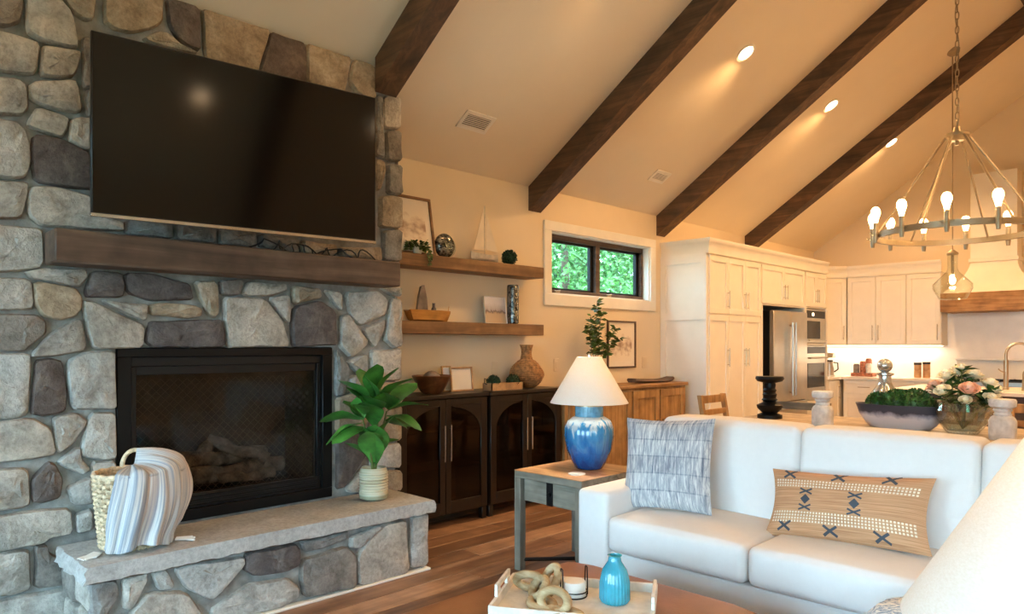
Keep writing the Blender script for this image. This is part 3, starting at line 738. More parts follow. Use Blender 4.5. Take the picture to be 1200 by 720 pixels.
# gas fireplace insert
ins = thing('fireplace_insert', 'black metal gas fireplace insert with glass front and log set', 'fireplace insert', (.4, 1.74, OZ0))
X1 = .555
m = M(FX(X1))
bw = .072
m.box(OY0 + .004, OY1 - .004, OZ1 - .05, OZ1 - .004, 0, .02, .003); m.box(OY0 + .004, OY1 - .004, OZ0, OZ0 + .06, 0, .02, .003)
m.box(OY0 + .004, OY0 + bw, OZ0 + .06, OZ1 - .05, 0, .02, .003); m.box(OY1 - bw, OY1 - .004, OZ0 + .06, OZ1 - .05, 0, .02, .003)
build('outer_frame', m, 'black_metal', ins)
a, b, c, d = OY0 + bw, OY1 - bw, OZ0 + .06, OZ1 - .05
m = M(FX(X1 - .02)); q = .028
m.box(a, b, d - .05, d, 0, .018, .003); m.box(a, b, c, c + .075, 0, .018, .003); m.box(a, a + q, c + .075, d - .05, 0, .018, .003); m.box(b - q, b, c + .075, d - .05, 0, .018, .003)
build('inner_frame', m, 'firebox_black', ins)
for k in range(3):
    m = M(FX(X1 - .02)); m.box(a + q, b - q, c + .012 + k * .024, c + .022 + k * .024, .018, .026, .002); build('louver', m, 'black_metal', ins)
a2, b2, c2, d2 = a + q, b - q, c + .075, d - .05
m = M(FX(X1 - .025)); m.box(a2, b2, d2 - .045, d2, 0, .012, .002); build('hood_strip', m, 'firebox_black', ins)
g = M(); g.box(X1 - .034, X1 - .029, a2, b2, c2, d2); build('glass_panel', g, 'smoke_glass', ins)
m = M()       # firebox lining
m.box(.135, .145, a2, b2, c2, d2); m.box(.145, X1 - .045, a2, b2, c2 - .01, c2); m.box(.145, X1 - .045, a2, b2, d2, d2 + .01); m.box(.145, X1 - .045, a2 - .01, a2, c2, d2); m.box(.145, X1 - .045, b2, b2 + .01, c2, d2)
build('firebox_lining', m, 'firebox_inner', ins, smooth=0)
m = M()       # diamond mesh screen
step = .045; Y_, Z_ = b2 - a2, d2 - .07 - c2
def clipline(p, q, x):
    # segment clipped to the rectangle
    (y0, z0), (y1, z1) = p, q; t0, t1 = 0, 1
    for pp, dd, lo, hi in ((y0, y1 - y0, a2, b2), (z0, z1 - z0, c2, c2 + Z_)):
        ta, tb = (lo - pp) / dd, (hi - pp) / dd
        if ta > tb: ta, tb = tb, ta
        t0 = max(t0, ta); t1 = min(t1, tb)
    if t1 > t0: m.tube([(x, y0 + (y1 - y0) * t0, z0 + (z1 - z0) * t0), (x, y0 + (y1 - y0) * t1, z0 + (z1 - z0) * t1)], .0012, 4)
y = a2 - Z_
while y < b2:
    clipline((y, c2), (y + Z_ * 1.0, c2 + Z_), X1 - .05); clipline((y + Z_, c2), (y, c2 + Z_), X1 - .053); y += step
o = build('mesh_screen', m, 'steel', ins)
for (p, q, rr) in (((.38, 1.38, c2 + .06), (.36, 2.12, c2 + .07), .05), ((.30, 1.45, c2 + .15), (.28, 2.05, c2 + .14), .045), ((.42, 1.5, c2 + .12), (.22, 1.75, c2 + .22), .036), ((.42, 2.0, c2 + .12), (.24, 1.72, c2 + .24), .036), ((.44, 1.70, c2 + .035), (.46, 2.02, c2 + .035), .034)):
    m = M(); P = []; R = []
    for k in range(9):
        t = k / 8; P.append(Vector(p).lerp(Vector(q), t) + Vector((0, 0, .012 * sin(9 * t)))); R.append(rr * (1 + .16 * sin(17 * t + p[1])))
    m.tube(P, R, 10); build('log', m, 'ember_log', ins)
m = M(); m.box(.2, .48, 1.36, 2.14, c2, c2 + .02, .004); build('burner_tray', m, 'firebox_black', ins)

# ================================================================== television
pTL, pTR = onX(107, 38, .83), None
tvL = Vector((.83, .946, 0)); tvR = Vector((1.0, 2.384, 0)); tvd = (tvR - tvL); tvw = tvd.length; tva = math.atan2(tvd.y, tvd.x) - pi / 2
tv = thing('television', 'large flat black television mounted above the mantel beam', 'television', (tvL.x, tvL.y, 1.968), tva)
loc = lambda u, v, n: (n, u, v)
H_ = .852
m = M(loc); m.box(0, tvw, 0, H_, -.03, 0, .004); build('tv_casing', m, 'plastic_black', tv, False)
m = M(loc); m.box(.008, tvw - .008, .016, H_ - .008, 0, .0015); build('tv_screen', m, 'screen_black', tv, False, smooth=0)
m = M(loc); m.box(0, tvw, -.004, .012, -.012, .004, .001); build('tv_bezel', m, 'chrome', tv, False)
m = M(loc); m.box(tvw * .3, tvw * .7, .1, .55, -.07, -.03, .01); build('tv_back_housing', m, 'plastic_black', tv, False)
m = M(loc); m.tube([(tvw * .55, .35, -.06), (tvw * .45, .35, -.17), (tvw * .52, .35, -.21)], .02); build('wall_arm', m, 'black_metal', tv, False)
cb = thing('cable_bundle', 'loose black cables hanging under the television onto the mantel', 'cable', (.72, 2.0, 1.902))
for k in range(6):
    y = 1.86 + .12 * k; m = M(); P = []
    for j in range(14):
        t = j / 13; P.append((.66 + .05 * sin(3 * t + k), y + .22 * (t - .5) + .03 * sin(8 * t + k), 1.908 + .06 * abs(sin(pi * t * (1 + k % 2))) ))
    m.tube(P, .0045, 6); build('cable', m, 'plastic_black', cb)

# ================================================================== basket and throw on the hearth
BX, BYc, BR, BH = .845, 1.115, .155, .34
bk = thing('wicker_basket', 'tall woven seagrass basket with loop handles on the hearth', 'basket', (BX, BYc, HZ))
def brad(z): return .125 + .03 * (z / BH)
m = M(); N = 40
for row in range(15):
    z = .012 + row * (BH - .03) / 14; P = []
    for k in range(N * 2):
        a = 2 * pi * k / (N * 2); ph = (k // 2 + row) % 2
        rr = brad(z) + (.009 if (k + row * 2) % 4 < 2 else -.007)
        P.append((rr * cos(a) * 1.05, rr * sin(a), z))
    m.tube(P, .0088, 5, closed=True)
build('weave', m, 'seagrass', bk, False)
m = M()
for k in range(N):
    a = 2 * pi * (k + .5) / N; m.tube([((brad(z) + .001) * cos(a) * 1.05, (brad(z) + .001) * sin(a), z) for z in (0, BH / 2, BH)], .005, 5)
build('stakes', m, 'seagrass', bk, False)
m = M(); m.tube([(.157 * cos(2 * pi * k / 48) * 1.05, .157 * sin(2 * pi * k / 48), BH + .003 * sin(k * 2)) for k in range(48)], .013, 7, closed=True); build('rim', m, 'seagrass', bk, False)
m = M(); m.lathe([(.0, .001), (.12, .001), (.12, .006), (0, .006)], 24); build('base', m, 'seagrass', bk, False)
for a, hh_ in ((2.75, .085), (-.3, .008)):
    m = M(); P = []
    for k in range(13):
        t = pi * k / 12; aa = a + .36 * cos(t); P.append((.157 * cos(aa) * 1.05, .157 * sin(aa), BH + hh_ * sin(t)))
    m.tube(P, .011, 7); build('handle', m, 'seagrass', bk, False)
# throw, piled over the rim then hanging with soft folds
A0, A1 = radians(-38), radians(112); NA, NS = 110, 40
v = []; uv = []; f = []
def sstep(x): x = max(0, min(1, x)); return x * x * (3 - 2 * x)
for i in range(NA + 1):
    u = i / NA; a = A0 + (A1 - A0) * u; hump = math.exp(-((a - radians(72)) / radians(34)) ** 2)
    side = sstep((a - radians(58)) / radians(22))
    drop = (BH + .004) * (1 - .44 * side) - .012 * (1 + sin(a * 5.1)) * (1 - side)
    for j in range(NS + 1):
        s_ = j / NS
        fold = .0075 * cos(a * 8.3 + .7 + 1.6 * s_) + .006 * cos(a * 13.7 + 2.1 - 1.2 * s_) + .0022 * cos(a * 29 + 1.3 * s_)
        lean = .05 * s_ * sin(a * 2.3)
        if s_ < .32:
            t = s_ / .32; q = t * pi / 2
            rr = .02 + (.162 + .045 * hump) * sin(q); z = BH + .014 + (.020 + .075 * hump) * cos(q) + fold * 1.2 * sin(q)
        else:
            t = (s_ - .32) / .68
            z = BH + .014 - drop * t; rr = .182 + .045 * hump * (1 - t * .8) + .030 * sin(pi * t) ** 1.0 - .012 * t + fold * (.8 + 1.5 * t)
            if t > .8: rr += .018 * ((t - .8) / .2) ** 2 * (1 - side)
        aa = a + lean * .4 - (.30 * ((s_ - .32) / .68) ** 1.3 * (1 - .3 * side) if s_ > .32 else 0)
        v.append((rr * cos(aa) * 1.05, rr * sin(aa), max(z, .006))); uv.append((u, s_))
for i in range(NA):
    for j in range(NS): p = i * (NS + 1) + j; f.append((p, p + NS + 1, p + NS + 2, p + 1))
m = M(); m.add(v, f, uv); th = build('throw_blanket', m, 'throw_stripe', smooth=180); th.location = (BX, BYc, HZ)
md = th.modifiers.new('thickness', 'SOLIDIFY'); md.thickness = .006; md.offset = 1
tag(th, 'blue, white and tan striped throw draped over the basket', 'blanket')
for a in (-1.1, 1.1):
    m = M()
    for k in range(12):
        aa = a + random.uniform(-.12, .12); m.tube([(.19 * cos(aa), .19 * sin(aa), .012), (.235 * cos(aa + .05), .235 * sin(aa + .05), .008), (.27 * cos(aa + random.uniform(-.1, .1)), .27 * sin(aa), .006)], .004, 5)
    build('tassel', m, 'candle_wax', th, False)

# ================================================================== fiddle-leaf plant on the hearth
px_, py_ = .82, 2.49
pv = thing('glass_planter', 'round ribbed glass planter with banded rope pattern on the hearth', 'planter', (px_, py_, HZ))
rb = lambda a, z: 0
prof = [(.07, 0), (.084, .01)] + [(.086 + .003 * cos(k * pi), .045 + k * .0085) for k in range(16)] + [(.08, .185), (.074, .195), (.071, .19), (.078, .17), (.08, .05), (0, .045)]
m = M(); m.lathe(prof, 40); build('vessel', m, 'rope_pot', pv, False, smooth=60)
m = M(); m.lathe([(.0, -.0), (.0715, .0), (.0875, .012), (.0878, .042), (.0, .042)], 40, cz=.0005); build('glass_foot', m, 'aqua_glass', pv, False)
m = M(); m.lathe([(0, .15), (.077, .15), (.077, .158), (0, .165)], 30); build('pebbles', m, 'plaster_white', pv, False)
pl = thing('fiddle_leaf_plant', 'leafy green plant with broad glossy leaves in the glass planter', 'plant', (px_, py_, HZ + .16))
def leaf_mesh(L, W, curl, cup):
    v = []; f = []; n = 9; k = 5
    for i in range(n):
        t = i / (n - 1); wd = W * (sin(pi * min(1, t * .93 + .04)) ** .75) * (.55 + .55 * t) if t < 1 else .0
        wd = max(wd, .004); z = curl * (t * t) * L; x = L * t
        for j in range(k):
            s_ = (j - (k - 1) / 2) / ((k - 1) / 2); v.append((x, s_ * wd / 2, -z + cup * wd * abs(s_) ** 1.5 + .006 * sin(9 * t + 3 * s_) * abs(s_)))
    for i in range(n - 1):
        for j in range(k - 1): f.append((i * k + j, (i + 1) * k + j, (i + 1) * k + j + 1, i * k + j + 1))
    m = M(); m.add(v, f); return m
leafs = []
for k, (L, W, cu, cp) in enumerate(((.25, .185, .32, .08), (.22, .155, .5, .08), (.19, .15, .15, .1))): leafs.append(build('leaf', leaf_mesh(L, W, cu, cp), 'leaf_green', pl, False, smooth=180))
used = [False] * 3
def place_leaf(base, az, el, sc, kind, roll=0):
    o = leafs[kind]
    if used[kind]:
        o = bpy.data.objects.new('leaf', leafs[kind].data); COL.objects.link(o); o.parent = pl
    used[kind] = True
    o.matrix_local = Matrix.Translation(base) @ Matrix.Rotation(az, 4, 'Z') @ Matrix.Rotation(-el, 4, 'Y') @ Matrix.Rotation(roll, 4, 'X') @ Matrix.Scale(sc, 4)
rl = random.Random(21)
stems = [((0, 0, .42), (.01, .01, .2)), ((0.05, -.11, .34), (.02, -.04, .17)), ((-.02, .11, .37), (-.01, .05, .18)), ((.03, .03, .45), (.01, .01, .22))]
for k, (top, mid) in enumerate(stems):
    m = M(); m.tube([(0, 0, -.05), mid, top], [.008, .007, .005], 7); build('stem', m, 'stem_green', pl, False)
camaz = math.atan2(CAM.y - py_, CAM.x - px_)
RR = math.atan2(RT.y, RT.x)
# leaves given by azimuth relative to image-right direction (0 right, pi left)
spec = [((0, 0, .36), .5, 1.25, 1, 0), ((0, 0, .36), 2.2, 1.2, 1, 0), ((0, 0, .34), 3.6, .95, 1.05, 0), ((.02, .02, .36), -.3, .9, 1.05, 0), ((0, 0, .30), -1.3, .75, .95, 0), ((0, 0, .33), 1.5, .7, 1, 0),
        ((.05, -.10, .27), 3.2, .25, 1.0, 0), ((.05, -.11, .25), 3.5, -.05, 1.0, 1), ((.05, -.10, .28), 2.7, .7, .95, 2), ((.04, -.09, .22), -2.2, .1, .95, 1), ((.05, -.11, .27), 2.2, 1.0, .9, 2),
        ((-.02, .11, .30), .1, .45, 1, 0), ((-.02, .11, .27), -.25, .1, 1, 1), ((-.02, .1, .24), -.5, -.05, .95, 2), ((-.02, .12, .31), .5, .95, 1, 0), ((-.01, .08, .22), .9, .3, .9, 1),
        ((0, 0, .02), 1.2, 1.25, 1.05, 2), ((0, 0, .03), -1.4, 1.35, 1.1, 0), ((0, 0, .04), 3.0, 1.1, .9, 1), ((0, 0, .1), -1.7, 1.0, 1.0, 2), ((.01, 0, .15), -.8, 1.15, 1.05, 0), ((0, 0, .13), .4, .8, .7, 1), ((.02, .02, .38), -2.0, 1.05, 1, 2), ((0, 0, .22), -1.5, .95, 1.0, 0), ((0, 0, .28), -.7, 1.1, .95, 2), ((0, 0, .26), -2.4, 1.15, 1.0, 0), ((.0, .0, .40), -1.57, 1.3, .9, 0), ((.05, -.1, .3), -1.6, .6, .85, 2), ((-.02, .11, .32), -1.2, .75, .9, 0), ((.02, 0, .06), -1.9, 1.2, 1.0, 0), ((.02, 0, .08), -1.1, 1.3, 1.0, 0)]
for base, az, el, sc, kd in spec:
    place_leaf(Vector(base) + Vector((0, 0, .07 if base[2] > .18 else .01)), RR + az, el, sc, kd, rl.uniform(-.7, .7))
# ================================================================== shelves and wall side
def yat(px, X): return onX(px, 400, X).y
def zat(px, py, X): return onX(px, py, X).z
for z0, z1, lb in ((1.968, 2.064, 'upper thick brown floating shelf beside the stone fireplace'), (1.458, 1.555, 'lower thick brown floating shelf beside the stone fireplace')):
    m = M(); m.box(.002, .22, FYR + .03, 4.70, z0, z1, .004); tag(build('floating_shelf', m, 'shelf_wood'), lb, 'shelf', 'floating shelves')
S1, S2 = 2.0645, 1.5555

def picture(name, label, y0, y1, z0, z1, x, lean, frame_mat, mat_w, art, border=.022, depth=.02, art_inset=.0):
    t = thing(name, label, 'picture frame', (x, (y0 + y1) / 2, z0)); w_ = y1 - y0; h = z1 - z0; ca, sa = cos(lean), sin(lean)
    xf = lambda u, v, n: (n * ca - v * sa, u, v * ca + n * sa)
    b = border; m = M(xf)
    m.box(-w_ / 2, w_ / 2, 0, b, 0, depth, .002); m.box(-w_ / 2, w_ / 2, h - b, h, 0, depth, .002); m.box(-w_ / 2, -w_ / 2 + b, b, h - b, 0, depth, .002); m.box(w_ / 2 - b, w_ / 2, b, h - b, 0, depth, .002)
    build('frame', m, frame_mat, t, False)
    m = M(xf); m.box(-w_ / 2 + b, w_ / 2 - b, b, h - b, .002, .006); build('mat_board', m, 'paper', t, False)
    a = b + mat_w; U0, U1, V0, V1 = -w_ / 2 + a, w_ / 2 - a, a, h - a
    m = M(xf); m.add([(U0, V0, .0065), (U1, V0, .0065), (U1, V1, .0065), (U0, V1, .0065)], [(0, 1, 2, 3)], [(0, 0), (1, 0), (1, 1), (0, 1)]); build('print', m, art, t, False)
    return t
picture('picture_frame', 'thin wooden frame with pale sketch leaning on the upper shelf', 2.98, 3.53, S1, 2.53, .13, .17, 'shelf_wood', .05, 'print_sketch', .02)
picture('picture_frame', 'square thin framed sketch hung on the wall above the light wood sideboard', 5.90, 6.40, 1.13, 1.63, .003, 0, 'mantel_wood', .05, 'print_sketch', .018)

def leafball(name, label, loc, r, mat='leaf_dark', n=420, ls=.022, cat='topiary ball', group=None):
    rr = random.Random(int(loc[1] * 1000)); m = M(); m.ball((0, 0, r), r * .86, 8)
    for k in range(n):
        z = rr.uniform(-1, 1); a = rr.uniform(0, 2 * pi); q = sqrt(1 - z * z); d = Vector((q * cos(a), q * sin(a), z))
        p = d * r * .84 + Vector((0, 0, r)); t = Vector((rr.uniform(-1, 1), rr.uniform(-1, 1), rr.uniform(-1, 1)))
        m.leaf(p, d * .6 + t * .5, t, ls * r / .06, ls * .6 * r / .06)
    m.v = [(x, y, max(z, .0)) for x, y, z in m.v]
    return solo(name, m, mat, label, cat, loc, group, smooth=0)

# upper shelf items
yp = yat(489, .16)
tp = thing('trailing_plant', 'small trailing ivy plant hanging over the upper shelf edge', 'plant', (.16, yp, S1))
m = M(); m.lathe([(0, 0), (.03, 0), (.04, .05), (.036, .05), (.03, .01), (0, .01)], 20); build('pot', m, 'white_wash', tp, False)
m = M(); rr = random.Random(4)
for k in range(190):
    a = rr.uniform(0, 2 * pi); q = rr.uniform(.02, .085); z = rr.uniform(.03, .095)
    m.leaf((q * cos(a) * .7, q * sin(a) * 1.1, z), (cos(a), sin(a), rr.uniform(-.5, .8)), (rr.uniform(-1, 1), rr.uniform(-1, 1), 1), .035, .026)
for k in range(26):
    m.leaf((.067 + rr.uniform(0, .015), .05 + rr.uniform(-.02, .02), .04 - k * .0045), (.4, rr.uniform(-1, 1), rr.uniform(-1, .4)), (1, rr.uniform(-1, 1), 0), .03, .022)
build('foliage', m, 'leaf_olive', tp, False, smooth=0)
yo = yat(521, .13)
t = thing('glass_disc_vase', 'round flattened smoky glass vase on the upper shelf', 'vase', (.13, yo, S1))
m = M(lambda x, y, z: (x, y, z)); m.ball((0, 0, .098), .098, 14, sx=.5); build('vessel', m, 'mosaic_dark', t, False, smooth=180)
m = M(); m.ball((.022, .018, .085), .078, 12, sx=.42); build('lens_face', m, 'aqua_glass', t, False, smooth=180)
ys = yat(568, .12)
t = thing('model_sailboat', 'pale wooden model sailboat with cream sails on the upper shelf', 'model boat', (.12, ys, S1))
m = M(); v = []; f = []; n = 13
for i in range(n):
    u = -1 + 2 * i / (n - 1); wd = .036 * (1 - abs(u) ** 2.4) + .002; sh = .018 * u * u
    for (a, h) in ((-1, .066 + sh), (-.8, .03), (0, .012), (.8, .03), (1, .066 + sh)): v.append((a * wd, u * .155, h))
for i in range(n - 1):
    for j in range(4): f.append((i * 5 + j, (i + 1) * 5 + j, (i + 1) * 5 + j + 1, i * 5 + j + 1))
    f.append((i * 5 + 4, (i + 1) * 5 + 4, (i + 1) * 5, i * 5))
m.add(v, f); build('hull', m, 'hull_white', t, False)
m = M(); m.box(-.02, .02, -.05, .05, 0, .014, .002); build('cradle', m, 'shelf_wood', t, False)
m = M(); m.tube([(0, .0, .05), (0, .0, .48)], .004, 6); m.tube([(0, .0, .1), (0, -.14, .095)], .003, 6); build('mast', m, 'hull_white', t, False)
for pts in (((0, -.008, .11), (0, -.135, .105), (0, -.07, .32), (0, -.012, .47)), ((0, .012, .11), (0, .14, .1), (0, .012, .40))):
    m = M(); a = [(p[0] + .003 + .012 * sin(i), p[1], p[2]) for i, p in enumerate(pts)]; b = [(x - .003, y, z) for x, y, z in a]; k = len(a)
    m.add(a + b, [tuple(range(k)), tuple(reversed(range(k, 2 * k)))] + [(i, (i + 1) % k, k + (i + 1) % k, k + i) for i in range(k)]); build('sail', m, 'sail_cloth', t, False, smooth=0)
leafball('topiary_ball', 'small round green topiary ball at the end of the upper shelf', (.14, yat(597, .14), S1), .064)

# lower shelf items
yb = yat(503, .13)
t = thing('wooden_boat', 'small yellow wooden model boat with a tall stone sail on the lower shelf', 'model boat', (.13, yb, S2))
m = M(); v = []; f = []; n = 13; L = .215
for i in range(n):
    u = -1 + 2 * i / (n - 1); wd = .05 * (1 - max(0, u) ** 2.2) * (1 if u > -.9 else .85) + .003
    for (a, h) in ((-1, .088), (-.75, .012), (0, .0), (.75, .012), (1, .088), (.88, .088), (0, .07), (-.88, .088)): v.append((a * wd, u * L * (1 if h > .05 else .84), h))
for i in range(n - 1):
    for j in range(8): f.append((i * 8 + j, (i + 1) * 8 + j, (i + 1) * 8 + (j + 1) % 8, i * 8 + (j + 1) % 8))
f += [tuple(range(8)), tuple(reversed(range((n - 1) * 8, n * 8)))]
m.add(v, f); build('hull', m, 'hull_wood', t, False)
m = M(lambda y, z, x: (x, y, z)); m.prism([(-.125, .07), (-.02, .07), (-.03, .18), (-.055, .28), (-.085, .27), (-.11, .18)], -.012, .012, 'z'); build('stone_sail', m, 'grey_shale', t, False)
m = M(); m.lathe([(0, .072), (.018, .072), (.02, .1), (.011, .115), (.011, .14), (.014, .145), (0, .145)], 16, 0, .045); build('wheelhouse', m, 'grey_shale', t, False)
m = M(); m.tube([(0, .19, .08), (0, .2, .125)], .003, 6); build('bow_post', m, 'hull_wood', t, False)
picture('photo_block', 'small landscape photo block on the lower shelf', yat(567, .1), yat(592.5, .1), S2, S2 + .235, .11, .12, 'paper', .0, 'print_landscape', .004, .018)
yv = yat(601, .14)
m = M(); m.lathe([(0, 0), (.04, 0), (.052, .012), (.053, .30), (.05, .335), (.044, .34), (.042, .335), (.042, .05), (0, .045)], 28)
solo('bottle_vase', m, 'mosaic_dark', 'tall dark mottled glass cylinder vase on the lower shelf', 'vase', (.14, yv, S2))

# ================================================================== dark consoles
def dark_console(y0, y1, label):
    X0, X1_, Zt, leg = .01, .38, 1.0, .09
    t = thing('glass_door_cabinet', label, 'cabinet', ((X0 + X1_) / 2, (y0 + y1) / 2, 0), group='dark glass-door cabinets')
    m = M(); m.box(X0, X1_ + .012, y0 - .008, y1 + .008, Zt - .03, Zt, .004); build('cabinet_top', m, 'dark_wood', t)
    m = M(); e = .022
    m.box(X0, X1_ - .022, y0, y0 + e, leg, Zt - .03); m.box(X0, X1_ - .022, y1 - e, y1, leg, Zt - .03); m.box(X0, X0 + .012, y0 + e, y1 - e, leg, Zt - .03); m.box(X0, X1_ - .022, y0 + e, y1 - e, leg, leg + .03)
    m.box(X0, X1_ - .03, y0, y1, Zt - .06, Zt - .03)
    build('carcass', m, 'dark_wood', t, smooth=0)
    for z in (.42, .70):
        m = M(); m.box(X0 + .012, X1_ - .06, y0 + e, y1 - e, z, z + .02); build('inner_shelf', m, 'dark_wood', t)
    for (x, y) in ((X0, y0), (X0, y1 - .045), (X1_ - .06, y0), (X1_ - .06, y1 - .045)):
        m = M(); m.box(x, x + .045, y, y + .045, 0, leg, .003); build('leg', m, 'dark_wood', t)
    ym = (y0 + y1) / 2
    for side in (-1, 1):
        o0, i0 = (y0 + .004, ym - .002) if side < 0 else (y1 - .004, ym + .002)
        sg = 1 if i0 > o0 else -1; z0, z1 = leg + .01, Zt - .036; sw = .065
        m = M(lambda u, v, n: (X1_ - .02 + n, u, v))
        for (a, b) in ((o0, o0 + sg * sw), (i0 - sg * sw * .8, i0)): m.box(min(a, b), max(a, b), z0, z1, 0, .02, .002)
        a, b = sorted((o0 + sg * sw, i0 - sg * sw * .8)); m.box(a, b, z0, z0 + .09, 0, .02, .002); m.box(a, b, z1 - .05, z1, 0, .02, .002)
        oo, ii = o0 + sg * sw, i0 - sg * sw * .8; zt_ = z1 - .05; zs = zt_ - .22; P = [(oo, zt_), (ii, zt_)]
        for k in range(1, 10): q = k / 9 * pi / 2; P.append((ii + (oo - ii) * sin(q), zs + (zt_ - .012 - zs) * cos(q)))
        m2 = M(lambda u, v, n: (X1_ - .018 + n, u, v)); m2.prism(P, 0, .014, 'z'); m.v += [];
        d = build('door', m, 'dark_wood', t); build('arch_panel', m2, 'dark_wood', d, smooth=0)
        g = M(); g.box(X1_ - .014, X1_ - .010, a, b, z0 + .09, zt_); build('pane', g, 'cabinet_glass', d)
        hy = ym + side * .03; m = M(); m.tube([(X1_ + .028, hy, .50), (X1_ + .028, hy, .77)], .006, 8)
        for z in (.53, .74): m.tube([(X1_, hy, z), (X1_ + .028, hy, z)], .005, 6)
        build('handle', m, 'chrome', d)
    return t
dark_console(3.00, 3.86, 'dark brown cabinet with glass doors standing against the stone fireplace')
dark_console(3.89, 4.75, 'dark brown cabinet with glass doors standing between its twin and the light wood sideboard')
for (y, lean, c) in ((4.10, .12, 'paper'), (4.15, .2, 'shelf_wood')):
    m = M(lambda u, v, n: (n, u + v * .25, v)); m.box(0, .03, 0, .2, 0, .15, .002); o = solo('book', m, c, ('pale cream' if c == 'paper' else 'brown') + ' book leaning inside the dark cabinet', 'book', (.16, y, .7205), 'books in the dark cabinet')
m = M(); m.lathe([(0, 0), (.035, 0), (.09, .05), (.086, .05), (.034, .006), (0, .006)], 24); solo('dish', m, 'white_ceramic', 'pale dish on a shelf inside the dark cabinet', 'bowl', (.2, 3.65, .7205))

CZ = 1.0005
yb = yat(506, .2)
t = thing('wooden_bowl', 'wide dark wooden bowl on the dark cabinet', 'bowl', (.2, yb, CZ))
m = M(); m.lathe([(0, 0), (.07, 0), (.09, .02), (.155, .135), (.15, .14), (.085, .03), (0, .02)], 32); build('vessel', m, 'bowl_wood', t, False)
m = M(); m.ball((0, 0, .1), .075, 8); build('shell', m, 'grey_shale', t, False)
picture('framed_photo', 'small pale wood double photo frame on the dark cabinet', yat(527, .17), yat(553, .17), CZ, CZ + .195, .18, .1, 'oak_top', .02, 'paper', .014, .016)
picture('framed_photo', 'narrow wooden photo frame standing half hidden behind the wooden bowl', yat(519, .14), yat(530, .14), CZ, CZ + .205, .13, .1, 'chair_wood', .006, 'print_landscape', .012, .016)
y0_, y1_ = yat(571, .26), yat(608, .26)
t = thing('planter_box', 'long light wood box on the dark cabinet holding two green balls', 'planter box', (.26, (y0_ + y1_) / 2, CZ))
m = M(); h = (y1_ - y0_) / 2; m.box(-.055, .055, -h, -h + .01, 0, .06); m.box(-.055, .055, h - .01, h, 0, .06); m.box(-.055, -.045, -h, h, 0, .06); m.box(.045, .055, -h, h, 0, .06); m.box(-.045, .045, -h + .01, h - .01, 0, .01); build('box_body', m, 'oak_top', t, False, smooth=0)
m = M(); m.tube([(0, -h - .004, .05), (0, -h - .03, .06), (0, -h - .03, .1), (0, -h - .004, .09)], .004, 6); build('box_handle', m, 'black_metal', t, False)
leafball('topiary_ball', 'round green moss ball in the wooden box, next to the bowl side', (.26, y0_ + .068, CZ + .011), .056, ls=.02, group='moss balls in the box')
leafball('topiary_ball', 'round green moss ball in the wooden box, next to the woven vase', (.26, y1_ - .068, CZ + .011), .056, ls=.02, group='moss balls in the box')
yv = yat(617, .17)
t = thing('woven_vase', 'bulbous woven rattan vase with narrow neck on the dark cabinet', 'vase', (.17, yv, CZ))
prof = [(0, 0), (.07, 0), (.1, .02)]
for k in range(1, 46):
    s_ = k / 45; z = .02 + .35 * s_
    r_ = .1 + .052 * sin(pi * min(1, s_ / .5) ) if s_ < .25 else (.152 * cos((s_ - .25) / .38 * 1.1) if s_ < .63 else .052 - .012 * sin(pi * (s_ - .63) / .37) + .004)
    prof.append((max(r_, .04) + .0035 * (k % 2), z))
prof += [(.058, .375), (.052, .375), (.04, .33), (0, .33)]
sp = lambda a, z: .025 * sin(9 * a + 60 * z)
m = M(); m.lathe(prof, 54, rib=sp); build('vessel', m, 'rattan', t, False, smooth=25)

# ================================================================== light sideboard
Y_A, Y_B, XS, ZS = 4.80, 6.80, .40, .975
sb = thing('sideboard', 'light brown wooden sideboard with panelled doors below the small window', 'sideboard', (.2, 5.8, 0))
m = M(); m.box(.01, XS + .015, Y_A - .01, Y_B + .01, ZS - .035, ZS, .006); build('top_board', m, 'light_wood_y', sb)
m = M(); m.box(.01, XS - .02, Y_A, Y_B, .07, ZS - .035); m.box(.03, XS - .05, Y_A + .03, Y_B - .03, 0, .07); build('carcass', m, 'light_wood', sb, smooth=0)
def shaker(parent, xf, u0, u1, v0, v1, mat, fw=.06, th=.02, name='door'):
    m = M(xf)
    m.box(u0, u1, v0, v0 + fw, 0, th, .002); m.box(u0, u1, v1 - fw, v1, 0, th, .002); m.box(u0, u0 + fw, v0 + fw, v1 - fw, 0, th, .002); m.box(u1 - fw, u1, v0 + fw, v1 - fw, 0, th, .002)
    m.box(u0 + fw, u1 - fw, v0 + fw, v1 - fw, 0, th * .4); return build(name, m, mat, parent, smooth=30)
def pull(parent, xf, u, v0, v1, mat='nickel', r=.005, off=.028):
    m = M(xf); m.tube([(u, v0, off), (u, v1, off)], r, 8); e = (v1 - v0) * .12
    for v in (v0 + e, v1 - e): m.tube([(u, v, 0), (u, v, off)], r * .8, 6)
    return build('handle', m, mat, parent)
n = 4; wd = (Y_B - Y_A - .06) / n
for k in range(n):
    u0 = Y_A + .03 + k * wd; d = shaker(sb, FX(XS - .02), u0 + .012, u0 + wd - .012, .1, ZS - .06, 'light_wood', .075, .02)
    kn = M(FX(XS)); uk = u0 + wd - .05 if k % 2 == 0 else u0 + .05; kn.tube([(uk, .6, 0), (uk, .6, .018)], .012, 12); build('knob', kn, 'bronze', d)
yv = yat(697, .22)
t = thing('dark_pot', 'black round pot holding leafy branches on the light sideboard', 'pot', (.22, yv, ZS + .0005))
m = M(); m.lathe([(0, 0), (.06, 0), (.085, .04), (.09, .16), (.075, .225), (.066, .225), (.08, .15), (.06, .03), (0, .03)], 28); build('vessel', m, 'mosaic_dark', t, False)
br = thing('leafy_branches', 'airy green leafy branches standing in the black pot', 'plant', (.22, yv, ZS + .2))
